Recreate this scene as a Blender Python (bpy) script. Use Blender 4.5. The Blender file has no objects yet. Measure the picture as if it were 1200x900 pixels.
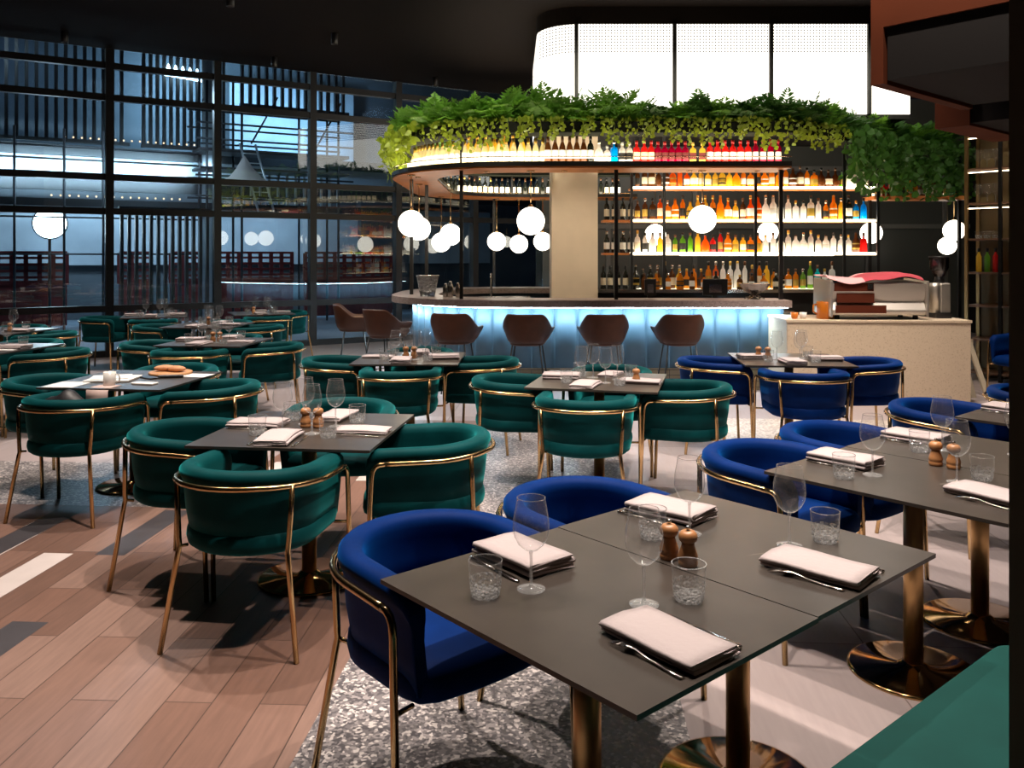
import bpy, math, random
from math import sin, cos, pi, radians, sqrt, atan2
from mathutils import Vector, Matrix
random.seed(7)
S = bpy.context.scene
COL = S.collection
# ------------------------------------------------------------------ camera, world, exposure
cam = bpy.data.objects.new('camera', bpy.data.cameras.new('camera')); COL.objects.link(cam)
cam.location = (0, 0, 1.6); cam.rotation_euler = (pi/2, 0, 0)
cam.data.sensor_width = 36; cam.data.lens = 30; cam.data.shift_y = -151/1200
cam.data.clip_start = .05; cam.data.clip_end = 200
S.camera = cam
S.view_settings.view_transform = 'Standard'; S.view_settings.look = 'None'
S.view_settings.gamma = 1; S.view_settings.use_curve_mapping = False
S.view_settings.exposure = 0.0
S.cycles.use_denoising = True
S.cycles.max_bounces = 16; S.cycles.transparent_max_bounces = 24
S.cycles.transmission_bounces = 14; S.cycles.diffuse_bounces = 3; S.cycles.glossy_bounces = 4
S.cycles.caustics_reflective = False; S.cycles.caustics_refractive = False
S.cycles.sample_clamp_indirect = 4
W = bpy.data.worlds.new('night_sky'); S.world = W; W.use_nodes = True
bg = W.node_tree.nodes['Background']; bg.inputs[0].default_value = (.010, .020, .045, 1); bg.inputs[1].default_value = .6
SPOT_W = 520; SPOT_COL = (1, .86, .75)
FLOOD = 230                                  # site floodlights beyond the glass

def lamp(name, kind, loc, power, color, target=None, size=.3, spot=60, blend=.5, sy=None, parent=None, spread=180):
    d = bpy.data.lights.new(name, kind); d.energy = power; d.color = color
    if kind == 'AREA':
        d.size = size; d.spread = radians(spread)
        if sy: d.shape = 'RECTANGLE'; d.size = sy; d.size_y = size
    else: d.shadow_soft_size = size
    if kind == 'SPOT': d.spot_size = radians(spot); d.spot_blend = blend
    o = bpy.data.objects.new(name, d); COL.objects.link(o); o.location = loc
    if target is not None:
        o.rotation_euler = (Vector(target) - Vector(loc)).to_track_quat('-Z', 'Y').to_euler()
    if parent: o.parent = parent
    return o

# facade frame: s runs along the glass from the mullion left of the middle, n points outdoors
FA = radians(31.5); FC, FK = cos(FA), sin(FA); F0 = (-6.36, 13.47)
def fac(s, n, z=0): return (F0[0] + s*FC - n*FK, F0[1] + s*FK + n*FC, z)
lamp('site_slab_wash', 'AREA', fac(-.5, 5.0, 3.55), FLOOD*.75, (.60, .84, 1), fac(-.5, 7.4, 3.58), .2, sy=7, spread=40)
lamp('site_recess_wash', 'AREA', fac(-.5, 7.6, 6.5), FLOOD*.05, (.25, .48, 1), fac(-.5, 9.1, 5.0), .4, sy=5)
lamp('site_recess_wash', 'AREA', fac(2.7, 7.6, 6.3), FLOOD*.55, (.38, .70, 1), fac(2.7, 9.1, 5.0), .4, sy=1.2)
lamp('site_scaffold_wash', 'AREA', fac(5.2, 6.6, 5.2), FLOOD*.7, (.36, .66, 1), fac(5.4, 8.6, 4.4), .6)
lamp('site_lower_wash', 'AREA', fac(2.5, 6.9, 2.85), FLOOD*.5, (.55, .78, 1), fac(2.5, 8.7, 2.0), .3, sy=7)
lamp('site_front_wash', 'AREA', fac(1.2, 3.0, 4.6), FLOOD*.12, (.55, .80, 1), fac(2.5, 8, 1.2), 1.2, spread=90)
lamp('site_pavement_glow', 'AREA', fac(.5, 3.0, 4.7), FLOOD*.5, (.62, .82, 1), fac(.5, 2.2, 0), 1.2)
lamp('site_pavement_glow', 'AREA', fac(6, 3.0, 4.7), FLOOD*.15, (.62, .82, 1), fac(6, 2.2, 0), 1.2)

# ------------------------------------------------------------------ materials
def nodes(m): m.use_nodes = True; return m.node_tree.nodes, m.node_tree.links
def mat(name, col, rough=.5, metal=0, spec=.5, sheen=0, emit=None, es=0, bump=0, bs=80, sheen_tint=None, var=0, vs=6, alpha=1):
    m = bpy.data.materials.new(name); n, l = nodes(m); b = n['Principled BSDF']
    b.inputs['Base Color'].default_value = (*col, 1); b.inputs['Roughness'].default_value = rough
    b.inputs['Metallic'].default_value = metal; b.inputs['Specular IOR Level'].default_value = spec
    if sheen:
        b.inputs['Sheen Weight'].default_value = sheen; b.inputs['Sheen Roughness'].default_value = .35
        b.inputs['Sheen Tint'].default_value = (*(sheen_tint or col), 1)
    if emit: b.inputs['Emission Color'].default_value = (*emit, 1); b.inputs['Emission Strength'].default_value = es
    tc = None
    if bump or var:
        tc = n.new('ShaderNodeTexCoord')
    if bump:
        t = n.new('ShaderNodeTexNoise'); t.inputs['Scale'].default_value = bs; t.inputs['Detail'].default_value = 3
        bp = n.new('ShaderNodeBump'); bp.inputs['Strength'].default_value = bump; bp.inputs['Distance'].default_value = .01
        l.new(tc.outputs['Object'], t.inputs['Vector']); l.new(t.outputs[0], bp.inputs['Height']); l.new(bp.outputs[0], b.inputs['Normal'])
    if var:
        t = n.new('ShaderNodeTexNoise'); t.inputs['Scale'].default_value = vs; t.inputs['Detail'].default_value = 4
        r = n.new('ShaderNodeValToRGB'); r.color_ramp.elements[0].position = .3; r.color_ramp.elements[1].position = .7
        r.color_ramp.elements[0].color = (*[c*(1-var) for c in col], 1); r.color_ramp.elements[1].color = (*[min(1, c*(1+var)) for c in col], 1)
        l.new(tc.outputs['Object'], t.inputs['Vector']); l.new(t.outputs[0], r.inputs[0]); l.new(r.outputs[0], b.inputs['Base Color'])
    return m
def emis(name, col, st):
    m = bpy.data.materials.new(name); n, l = nodes(m); n.clear()
    e = n.new('ShaderNodeEmission'); e.inputs[0].default_value = (*col, 1); e.inputs[1].default_value = st
    o = n.new('ShaderNodeOutputMaterial'); l.new(e.outputs[0], o.inputs[0]); return m
def thin_glass(name, tint=(1, 1, 1), ior=1.5, rough=0, base=0, bump=0):
    m = bpy.data.materials.new(name); n, l = nodes(m); n.clear()
    t = n.new('ShaderNodeBsdfTransparent'); t.inputs[0].default_value = (*tint, 1)
    g = n.new('ShaderNodeBsdfGlossy'); g.inputs['Roughness'].default_value = rough; g.inputs[0].default_value = (1, 1, 1, 1)
    f = n.new('ShaderNodeFresnel'); f.inputs[0].default_value = ior
    a = n.new('ShaderNodeMath'); a.operation = 'ADD'; a.inputs[1].default_value = base; a.use_clamp = True
    mx = n.new('ShaderNodeMixShader'); o = n.new('ShaderNodeOutputMaterial')
    l.new(f.outputs[0], a.inputs[0]); l.new(a.outputs[0], mx.inputs[0]); l.new(t.outputs[0], mx.inputs[1]); l.new(g.outputs[0], mx.inputs[2]); l.new(mx.outputs[0], o.inputs[0])
    if bump:
        tc = n.new('ShaderNodeTexCoord'); v = n.new('ShaderNodeTexVoronoi'); v.inputs['Scale'].default_value = bump
        bp = n.new('ShaderNodeBump'); bp.inputs['Strength'].default_value = .7; bp.inputs['Distance'].default_value = .02
        l.new(tc.outputs['Object'], v.inputs['Vector']); l.new(v.outputs[0], bp.inputs['Height']); l.new(bp.outputs[0], g.inputs['Normal']); l.new(bp.outputs[0], f.inputs['Normal'])
    return m
def solid_glass(name, col=(1, 1, 1), rough=0):
    m = bpy.data.materials.new(name); n, l = nodes(m); b = n['Principled BSDF']
    b.inputs['Base Color'].default_value = (*col, 1); b.inputs['Roughness'].default_value = rough
    b.inputs['Transmission Weight'].default_value = 1; b.inputs['IOR'].default_value = 1.5; return m
def translucent(name, col, f=.5, rough=.1, dcol=None):
    m = bpy.data.materials.new(name); n, l = nodes(m); b = n['Principled BSDF']
    b.inputs['Base Color'].default_value = (*(dcol or col), 1); b.inputs['Roughness'].default_value = rough
    t = n.new('ShaderNodeBsdfTranslucent'); t.inputs[0].default_value = (*col, 1)
    mx = n.new('ShaderNodeMixShader'); mx.inputs[0].default_value = f
    l.new(b.outputs[0], mx.inputs[1]); l.new(t.outputs[0], mx.inputs[2]); l.new(mx.outputs[0], n['Material Output'].inputs[0]); return m

def stone(name, base, vein, rough):
    m = mat(name, base, rough); n, l = nodes(m); b = n['Principled BSDF']
    tc = n.new('ShaderNodeTexCoord'); info = n.new('ShaderNodeObjectInfo')
    ad = n.new('ShaderNodeVectorMath'); ad.operation = 'ADD'
    mu = n.new('ShaderNodeVectorMath'); mu.operation = 'SCALE'; mu.inputs['Scale'].default_value = 9
    cb = n.new('ShaderNodeCombineXYZ'); l.new(info.outputs['Random'], cb.inputs[0]); l.new(cb.outputs[0], mu.inputs[0])
    l.new(tc.outputs['Object'], ad.inputs[0]); l.new(mu.outputs[0], ad.inputs[1])
    t = n.new('ShaderNodeTexNoise'); t.inputs['Scale'].default_value = 3.5; t.inputs['Detail'].default_value = 3; l.new(ad.outputs[0], t.inputs['Vector'])
    dt = n.new('ShaderNodeVectorMath'); dt.operation = 'DOT_PRODUCT'; dt.inputs[1].default_value = (.75, 1.25, 0); l.new(ad.outputs[0], dt.inputs[0])
    ma = n.new('ShaderNodeMath'); ma.operation = 'MULTIPLY_ADD'; ma.inputs[1].default_value = .16; l.new(t.outputs[0], ma.inputs[0]); l.new(dt.outputs['Value'], ma.inputs[2])
    fr = n.new('ShaderNodeMath'); fr.operation = 'FRACT'; l.new(ma.outputs[0], fr.inputs[0])
    s = n.new('ShaderNodeMath'); s.operation = 'SUBTRACT'; s.inputs[1].default_value = .5; l.new(fr.outputs[0], s.inputs[0])
    a = n.new('ShaderNodeMath'); a.operation = 'ABSOLUTE'; l.new(s.outputs[0], a.inputs[0])
    mk = n.new('ShaderNodeTexNoise'); mk.inputs['Scale'].default_value = 4; l.new(ad.outputs[0], mk.inputs['Vector'])
    mr = n.new('ShaderNodeMapRange'); mr.inputs[1].default_value = .5; mr.inputs[2].default_value = .62; mr.inputs[3].default_value = .02; mr.inputs[4].default_value = 0; l.new(mk.outputs[0], mr.inputs[0])
    ad2 = n.new('ShaderNodeMath'); ad2.operation = 'ADD'; l.new(a.outputs[0], ad2.inputs[0]); l.new(mr.outputs[0], ad2.inputs[1])
    r = n.new('ShaderNodeValToRGB'); r.color_ramp.elements[0].position = .0015; r.color_ramp.elements[1].position = .006
    r.color_ramp.elements[0].color = (*vein, 1); r.color_ramp.elements[1].color = (0, 0, 0, 1); l.new(ad2.outputs[0], r.inputs[0])
    t2 = n.new('ShaderNodeTexNoise'); t2.inputs['Scale'].default_value = 7; t2.inputs['Detail'].default_value = 6; l.new(ad.outputs[0], t2.inputs['Vector'])
    r2 = n.new('ShaderNodeValToRGB'); r2.color_ramp.elements[0].position = .3; r2.color_ramp.elements[1].position = .75
    r2.color_ramp.elements[0].color = (*[c*.82 for c in base], 1); r2.color_ramp.elements[1].color = (*[c*1.2 for c in base], 1)
    l.new(t2.outputs[0], r2.inputs[0])
    mx = n.new('ShaderNodeMix'); mx.data_type = 'RGBA'; mx.blend_type = 'ADD'; mx.inputs[0].default_value = 1
    l.new(r2.outputs[0], mx.inputs[6]); l.new(r.outputs[0], mx.inputs[7]); l.new(mx.outputs[2], b.inputs['Base Color'])
    return m
def terrazzo(name, stops, scale, rough=.35):
    m = mat(name, (.5, .5, .5), rough); n, l = nodes(m); b = n['Principled BSDF']
    tc = n.new('ShaderNodeTexCoord'); v = n.new('ShaderNodeTexVoronoi'); v.inputs['Scale'].default_value = scale
    tn = n.new('ShaderNodeTexNoise'); tn.inputs['Scale'].default_value = scale*1.4
    ad = n.new('ShaderNodeVectorMath'); ad.operation = 'MULTIPLY_ADD'; ad.inputs[1].default_value = (.03, .03, .03)
    l.new(tn.outputs[1], ad.inputs[0]); l.new(tc.outputs['Object'], ad.inputs[2]); l.new(ad.outputs[0], v.inputs['Vector'])
    sp = n.new('ShaderNodeSeparateColor'); l.new(v.outputs['Color'], sp.inputs[0])
    r = n.new('ShaderNodeValToRGB'); r.color_ramp.interpolation = 'CONSTANT'
    for i, (p, c) in enumerate(stops):
        e = r.color_ramp.elements[i] if i < 2 else r.color_ramp.elements.new(p)
        e.position = p; e.color = (*c, 1)
    l.new(sp.outputs[0], r.inputs[0]); l.new(r.outputs[0], b.inputs['Base Color']); return m
def bricks(name, stops, w, h, mortar, mcol, rot, rough=.4, off=.5, var=.12, spec=.5):
    m = mat(name, (.5, .5, .5), rough, spec=spec); n, l = nodes(m); b = n['Principled BSDF']
    tc = n.new('ShaderNodeTexCoord'); mp = n.new('ShaderNodeMapping'); mp.inputs['Rotation'].default_value = (0, 0, rot)
    l.new(tc.outputs['Object'], mp.inputs[0])
    k = n.new('ShaderNodeTexBrick'); k.offset = off; k.inputs['Scale'].default_value = 1
    k.inputs['Color1'].default_value = (0, 0, 0, 1); k.inputs['Color2'].default_value = (1, 1, 1, 1); k.inputs['Mortar'].default_value = (0, 0, 0, 1)
    k.inputs['Mortar Size'].default_value = mortar; k.inputs['Brick Width'].default_value = w; k.inputs['Row Height'].default_value = h
    l.new(mp.outputs[0], k.inputs[0])
    r = n.new('ShaderNodeValToRGB'); r.color_ramp.interpolation = 'CONSTANT'
    for i, (p, c) in enumerate(stops):
        e = r.color_ramp.elements[i] if i < 2 else r.color_ramp.elements.new(p)
        e.position = p; e.color = (*c, 1)
    l.new(k.outputs[0], r.inputs[0])
    t = n.new('ShaderNodeTexNoise'); t.inputs['Scale'].default_value = 5; t.inputs['Detail'].default_value = 8
    mp2 = n.new('ShaderNodeMapping'); mp2.inputs['Scale'].default_value = (1, 9, 1); l.new(mp.outputs[0], mp2.inputs[0]); l.new(mp2.outputs[0], t.inputs[0])
    r3 = n.new('ShaderNodeValToRGB'); r3.color_ramp.elements[0].color = (1-var, 1-var, 1-var, 1); r3.color_ramp.elements[1].color = (1+var, 1+var, 1+var, 1)
    r3.color_ramp.elements[0].position = .3; r3.color_ramp.elements[1].position = .7
    l.new(t.outputs[0], r3.inputs[0])
    mu = n.new('ShaderNodeMix'); mu.data_type = 'RGBA'; mu.blend_type = 'MULTIPLY'; mu.inputs[0].default_value = 1
    l.new(r.outputs[0], mu.inputs[6]); l.new(r3.outputs[0], mu.inputs[7])
    mm = n.new('ShaderNodeMix'); mm.data_type = 'RGBA'; mm.inputs[7].default_value = (*mcol, 1)
    l.new(k.outputs[1], mm.inputs[0]); l.new(mu.outputs[2], mm.inputs[6]); l.new(mm.outputs[2], b.inputs['Base Color']); return m
def perforated(name, col, st, pitch, hole):
    m = bpy.data.materials.new(name); n, l = nodes(m); n.clear()
    tc = n.new('ShaderNodeTexCoord'); sp = n.new('ShaderNodeSeparateXYZ'); l.new(tc.outputs['Object'], sp.inputs[0])
    outs = []
    for ax in (0, 2):
        d = n.new('ShaderNodeMath'); d.operation = 'DIVIDE'; d.inputs[1].default_value = pitch; l.new(sp.outputs[ax], d.inputs[0])
        f = n.new('ShaderNodeMath'); f.operation = 'FRACT'; l.new(d.outputs[0], f.inputs[0])
        s = n.new('ShaderNodeMath'); s.operation = 'SUBTRACT'; s.inputs[1].default_value = .5; l.new(f.outputs[0], s.inputs[0])
        p = n.new('ShaderNodeMath'); p.operation = 'MULTIPLY'; l.new(s.outputs[0], p.inputs[0]); l.new(s.outputs[0], p.inputs[1]); outs.append(p)
    a = n.new('ShaderNodeMath'); a.operation = 'ADD'; l.new(outs[0].outputs[0], a.inputs[0]); l.new(outs[1].outputs[0], a.inputs[1])
    c = n.new('ShaderNodeMath'); c.operation = 'LESS_THAN'; c.inputs[1].default_value = hole*hole; l.new(a.outputs[0], c.inputs[0])
    e = n.new('ShaderNodeEmission'); e.inputs[0].default_value = (*col, 1); e.inputs[1].default_value = st
    d = n.new('ShaderNodeBsdfDiffuse'); d.inputs[0].default_value = (.25, .23, .2, 1)
    mx = n.new('ShaderNodeMixShader'); o = n.new('ShaderNodeOutputMaterial')
    l.new(c.outputs[0], mx.inputs[0]); l.new(e.outputs[0], mx.inputs[1]); l.new(d.outputs[0], mx.inputs[2]); l.new(mx.outputs[0], o.inputs[0]); return m

GREEN = mat('green_velvet', (.0012, .040, .044), .62, sheen=.65, sheen_tint=(.03, .50, .50), spec=.06, var=.25, vs=5)
BLUE = mat('blue_velvet', (.001, .017, .105), .6, sheen=.45, sheen_tint=(.01, .24, .9), spec=.05, var=.25, vs=5)
BRASS = mat('polished_brass', (.60, .40, .19), .2, 1)
BRASSB = mat('brushed_brass', (.58, .36, .16), .38, 1)
BRASSD = mat('bronze_disc', (.42, .25, .10), .10, 1)
STONE = stone('dark_stone_top', (.047, .038, .032), (.12, .10, .085), .30)
EDGE = mat('stone_edge', (.012, .011, .010), .5)
BLACK = mat('black_metal', (.010, .009, .009), .4)
DARK = mat('dark_paint', (.009, .0075, .007), .8, spec=.15)
CEIL = mat('ceiling_paint', (.0075, .0048, .0042), .9, spec=.1)
BROWN = mat('brown_leather', (.058, .020, .010), .45, spec=.3, bump=.08, bs=150, var=.2)
TAN = mat('tan_lining', (.30, .16, .07), .5)
NAPK = mat('napkin_cloth', (.43, .365, .365), .85, sheen=.1, sheen_tint=(1, .9, .9), bump=.2, bs=60)
SATIN = mat('satin_steel', (.62, .58, .52), .48, 1)
STEEL = mat('stainless_steel', (.55, .53, .50), .22, 1)
CHROME = mat('cutlery_steel', (.62, .58, .54), .15, 1)
WOOD = mat('turned_wood', (.42, .19, .075), .38, var=.2, vs=18)
WOOD2 = mat('light_wood_board', (.44, .22, .09), .5, var=.2, vs=14)
def drinkware(name, edge, base, white, bump=0, rough=.02):
    m = bpy.data.materials.new(name); n, l = nodes(m); n.clear()
    t = n.new('ShaderNodeBsdfTransparent'); t.inputs[0].default_value = (.98, .98, .98, 1)
    g = n.new('ShaderNodeBsdfGlossy'); g.inputs['Roughness'].default_value = rough
    d = n.new('ShaderNodeBsdfTranslucent'); d.inputs[0].default_value = (.9, .9, .9, 1)
    d2 = n.new('ShaderNodeBsdfDiffuse'); d2.inputs[0].default_value = (.9, .9, .9, 1)
    dd = n.new('ShaderNodeMixShader'); l.new(d.outputs[0], dd.inputs[1]); l.new(d2.outputs[0], dd.inputs[2])
    gm = n.new('ShaderNodeMixShader'); gm.inputs[0].default_value = white; l.new(g.outputs[0], gm.inputs[1]); l.new(dd.outputs[0], gm.inputs[2])  # white scatter stands in for light refracted at the glass edges
    lw = n.new('ShaderNodeLayerWeight'); lw.inputs[0].default_value = .5
    p = n.new('ShaderNodeMath'); p.operation = 'POWER'; p.inputs[1].default_value = 4; l.new(lw.outputs['Facing'], p.inputs[0])
    k = n.new('ShaderNodeMath'); k.operation = 'MULTIPLY_ADD'; k.inputs[1].default_value = edge; k.inputs[2].default_value = base; k.use_clamp = True; l.new(p.outputs[0], k.inputs[0])
    mx = n.new('ShaderNodeMixShader'); o = n.new('ShaderNodeOutputMaterial'); fac_ = k
    if bump:
        tc = n.new('ShaderNodeTexCoord'); v = n.new('ShaderNodeTexVoronoi'); v.inputs['Scale'].default_value = bump
        bp = n.new('ShaderNodeBump'); bp.inputs['Strength'].default_value = 1; bp.inputs['Distance'].default_value = .02
        l.new(tc.outputs['Object'], v.inputs['Vector']); l.new(v.outputs[0], bp.inputs['Height'])
        for q in (g, d, d2): l.new(bp.outputs[0], q.inputs['Normal'])
        sp = n.new('ShaderNodeSeparateColor'); l.new(v.outputs['Color'], sp.inputs[0])
        a = n.new('ShaderNodeMath'); a.operation = 'MULTIPLY'; a.inputs[1].default_value = .55; l.new(sp.outputs[0], a.inputs[0])  # random whiter facets imitate the sparkle of refracted lamps
        b2 = n.new('ShaderNodeMath'); b2.operation = 'ADD'; b2.use_clamp = True; l.new(a.outputs[0], b2.inputs[0]); l.new(k.outputs[0], b2.inputs[1]); fac_ = b2
    l.new(fac_.outputs[0], mx.inputs[0]); l.new(t.outputs[0], mx.inputs[1]); l.new(gm.outputs[0], mx.inputs[2]); l.new(mx.outputs[0], o.inputs[0]); return m
GLASS = drinkware('clear_glass', .8, .085, .36)
STEMG = drinkware('stem_glass', .6, .30, .45)
CUT = drinkware('cut_glass', .4, .13, .62, 130, .06)
SOLID = solid_glass('solid_glass')
PANE = thin_glass('window_glass', (.86, .92, .95), 1.55, 0, .012)
FRAME = mat('window_frame_metal', (.020, .019, .020), .4, .3)
UND = mat('copper_wood', (.60, .20, .045), .45, var=.12)
FASC = mat('dark_fascia', (.010, .008, .007), .4)
LANT = perforated('lantern_skin', (1, .93, .82), 2.4, .040, .25)
LANTP = emis('lantern_washed_out_skin', (1, .93, .82), 2.6)
GLOBE = emis('opal_globe', (1, .90, .74), 5)
LEDW = emis('warm_led', (1, .85, .60), 13)
LEDS = emis('warm_led_shelf', (1, .86, .62), 4.5)
LEDB = emis('cool_led', (.66, .87, 1), 52)
PANELB = mat('blue_upholstery', (.060, .125, .18), .55, var=.06)
COUNT = terrazzo('pink_grey_counter', [(0, (.30, .24, .22)), (.4, (.36, .29, .27)), (.8, (.22, .17, .16))], 90)
CREAM = terrazzo('cream_terrazzo', [(0, (.60, .48, .34)), (.12, (.64, .52, .38)), (.92, (.50, .39, .27))], 110, .5)
PLAST = mat('column_plaster', (.74, .60, .45), .7, var=.05, vs=3)
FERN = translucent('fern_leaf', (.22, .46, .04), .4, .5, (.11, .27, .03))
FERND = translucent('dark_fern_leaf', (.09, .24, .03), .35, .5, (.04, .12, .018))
VINE = translucent('vine_leaf', (.34, .42, .03), .4, .45, (.20, .27, .02))
SOIL = mat('soil', (.02, .015, .01), .9)
RUST = mat('rust_steel', (.085, .020, .007), .8, spec=.1, var=.15, vs=2)
CONC = mat('site_concrete', (.40, .44, .47), .8, var=.15, vs=1.2)
CONCD = mat('dark_site_concrete', (.10, .11, .12), .8, var=.2, vs=1)
PAVE = mat('site_paving', (.32, .38, .44), .35, var=.15, vs=1)
LOUV = mat('louvre_steel', (.022, .022, .024), .5, .2)
REDB = mat('red_site_barrier', (.14, .012, .013), .6, var=.2, vs=3)
SCAF = mat('scaffold_tube', (.05, .05, .055), .4, .6)
TARP = mat('pale_tarpaulin', (.55, .48, .44), .6)
FLOODM = emis('floodlight_face', (.75, .92, 1), 22)
SITEL = emis('site_strip_lamp', (.65, .88, 1), 9)
WARMD = emis('warm_site_bulb', (1, .62, .36), 2.2)
PAPER = mat('white_paper', (.75, .74, .72), .6)
PINKP = mat('pink_paper', (.62, .46, .42), .7)
PLASTIC = mat('black_plastic', (.012, .012, .013), .35)
REDC = mat('red_cloth', (.42, .045, .065), .85, sheen=.3, sheen_tint=(1, .6, .6))
PINKC = mat('pink_cloth', (.68, .36, .36), .85)
ORANGE = mat('orange_enamel', (.60, .17, .012), .35)
MAHOG = mat('mahogany_panel', (.10, .025, .013), .25)
SCREEN = mat('dark_screen', (.02, .022, .025), .12)
WHITEC = mat('white_ceramic', (.72, .70, .66), .3)
SMOKE = thin_glass('smoked_hopper', (.55, .45, .42), 1.5, .05, .05)
LEATHB = mat('black_bag', (.012, .012, .015), .5, bump=.3, bs=20)
WOODF = bricks('mixed_timber_planks', [(0, (.045, .04, .043)), (.09, (.18, .098, .072)), (.30, (.205, .118, .09)), (.55, (.155, .086, .064)), (.75, (.235, .145, .115)), (.95, (.62, .55, .52))], 1.0, .172, .0025, (.07, .04, .03), radians(-87.5), .42)
TILE = bricks('pale_tile', [(0, (.38, .32, .32)), (.35, (.43, .365, .36)), (.7, (.35, .29, .285))], 1.2, 1.2, .003, (.16, .12, .11), radians(-86), .40, 0, .05)
TERR = terrazzo('grey_terrazzo', [(0, (.10, .092, .10)), (.30, (.19, .175, .18)), (.62, (.34, .31, .31)), (.84, (.62, .57, .55))], 88, .36)
TERRL = terrazzo('pale_terrazzo', [(0, (.38, .32, .28)), (.35, (.56, .49, .43)), (.7, (.68, .61, .55))], 55, .4)

# ------------------------------------------------------------------ mesh builder
class MB:
    def __init__(s): s.v = []; s.f = []; s.m = []; s.sm = []; s.k = 0; s.smooth = False
    def mi(s, k, smooth=None):
        s.k = k
        if smooth is not None: s.smooth = smooth
        return s
    def add(s, vs, fs, smooth=None):
        o = len(s.v); s.v += [tuple(p) for p in vs]
        for f in fs: s.f.append([i+o for i in f]); s.m.append(s.k); s.sm.append(s.smooth if smooth is None else smooth)
        return s
    def box(s, c, d, rot=0, rx=None):
        x, y, z = [q/2 for q in d]; vs = []
        R = Matrix.Rotation(rot, 3, 'Z') if rx is None else rx
        for q in ((-x,-y,-z),(x,-y,-z),(x,y,-z),(-x,y,-z),(-x,-y,z),(x,-y,z),(x,y,z),(-x,y,z)): vs.append(Vector(c) + R @ Vector(q))
        return s.add(vs, [(3,2,1,0),(4,5,6,7),(0,1,5,4),(1,2,6,5),(2,3,7,6),(3,0,4,7)], False)
    def prism(s, poly, z0, z1, smooth=False):
        n = len(poly)
        vs = [(x, y, z0) for x, y in poly] + [(x, y, z1) for x, y in poly]
        s.add(vs, [list(range(n))[::-1], list(range(n, 2*n))], False)
        o = len(s.v) - 2*n
        for i in range(n):
            j = (i+1) % n; s.f.append([o+i, o+j, o+n+j, o+n+i]); s.m.append(s.k); s.sm.append(smooth)
        return s
    def rings(s, rs, cap0=True, cap1=True, closed=True, smooth=True):
        n = len(rs[0]); vs = [p for r in rs for p in r]; fs = []
        for a in range(len(rs)-1):
            for i in range(n if closed else n-1):
                j = (i+1) % n; fs.append((a*n+i, a*n+j, (a+1)*n+j, (a+1)*n+i))
        s.add(vs, fs, smooth); o = len(s.v) - len(vs)
        if cap0: s.f.append([o+i for i in range(n)][::-1]); s.m.append(s.k); s.sm.append(False)
        if cap1: b = o+(len(rs)-1)*n; s.f.append([b+i for i in range(n)]); s.m.append(s.k); s.sm.append(False)
        return s
    def tube(s, pts, r, seg=8, caps=True):
        P = [Vector(p) for p in pts]; rs = []; up = None
        for i, p in enumerate(P):
            t = (P[min(i+1, len(P)-1)] - P[max(i-1, 0)]).normalized()
            if up is None: up = Vector((0, 0, 1)) if abs(t.z) < .9 else Vector((1, 0, 0))
            a = t.cross(up).normalized(); b = a.cross(t).normalized(); up = b
            rr = r[i] if isinstance(r, (list, tuple)) else r
            rs.append([p + (a*cos(2*pi*k/seg) + b*sin(2*pi*k/seg))*rr for k in range(seg)])
        return s.rings(rs, caps, caps)
    def lathe(s, prof, seg=16, c=(0, 0, 0), smooth=True, caps=(True, True), ph=0):
        rs = [[(c[0]+r*cos(2*pi*k/seg+ph), c[1]+r*sin(2*pi*k/seg+ph), c[2]+z) for k in range(seg)] for r, z in prof]
        return s.rings(rs, caps[0], caps[1], True, smooth)
    def sphere(s, c, r, seg=16, n=10, sx=1, sy=1, sz=1):
        prof = [(max(1e-4, sin(pi*i/n)), -cos(pi*i/n)) for i in range(n+1)]
        rs = [[(c[0]+r*sx*q*cos(2*pi*k/seg), c[1]+r*sy*q*sin(2*pi*k/seg), c[2]+r*sz*z) for k in range(seg)] for q, z in prof]
        return s.rings(rs, True, True)
    def sweep(s, path, prof, closed=False, smooth=False):
        rs = []
        for (x, y), (nx, ny) in path: rs.append([(x+nx*o, y+ny*o, z) for o, z in prof])
        if closed: rs.append(rs[0])
        return s.rings(rs, not closed, not closed, True, smooth)
    def mesh(s, name, mats):
        me = bpy.data.meshes.new(name); me.from_pydata(s.v, [], s.f)
        for q in (mats if isinstance(mats, (list, tuple)) else [mats]): me.materials.append(q)
        me.polygons.foreach_set('material_index', s.m); me.polygons.foreach_set('use_smooth', s.sm)
        me.update(); return me
    def build(s, name, mats, parent=None, loc=None, rz=0):
        o = bpy.data.objects.new(name, s.mesh(name, mats)); COL.objects.link(o)
        if parent: o.parent = parent
        if loc: o.location = loc
        o.rotation_euler.z = rz; return o
def bevel(o, w=.01, seg=3):
    b = o.modifiers.new('bevel', 'BEVEL'); b.width = w; b.segments = seg; b.limit_method = 'ANGLE'; b.angle_limit = radians(40)
    for p in o.data.polygons: p.use_smooth = True
    w2 = o.modifiers.new('wn', 'WEIGHTED_NORMAL'); w2.keep_sharp = True; return o
def subsurf(o, n=1):
    b = o.modifiers.new('sub', 'SUBSURF'); b.levels = n; b.render_levels = n; return o
def tag(o, label, cat, group=None, kind=None):
    if label: o['label'] = label
    if cat: o['category'] = cat
    if group: o['group'] = group
    if kind: o['kind'] = kind
    return o
def thing(name, label, cat, loc=(0, 0, 0), rz=0, group=None):
    o = bpy.data.objects.new(name, None); COL.objects.link(o); o.empty_display_size = .1
    o.location = loc; o.rotation_euler.z = rz; return tag(o, label, cat, group)
def struct(o): o['kind'] = 'structure'; return o
KIDS = {}
def kids(o):
    if o.name not in KIDS: KIDS[o.name] = [c for c in bpy.data.objects if c.parent == o]
    return KIDS[o.name]
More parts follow.
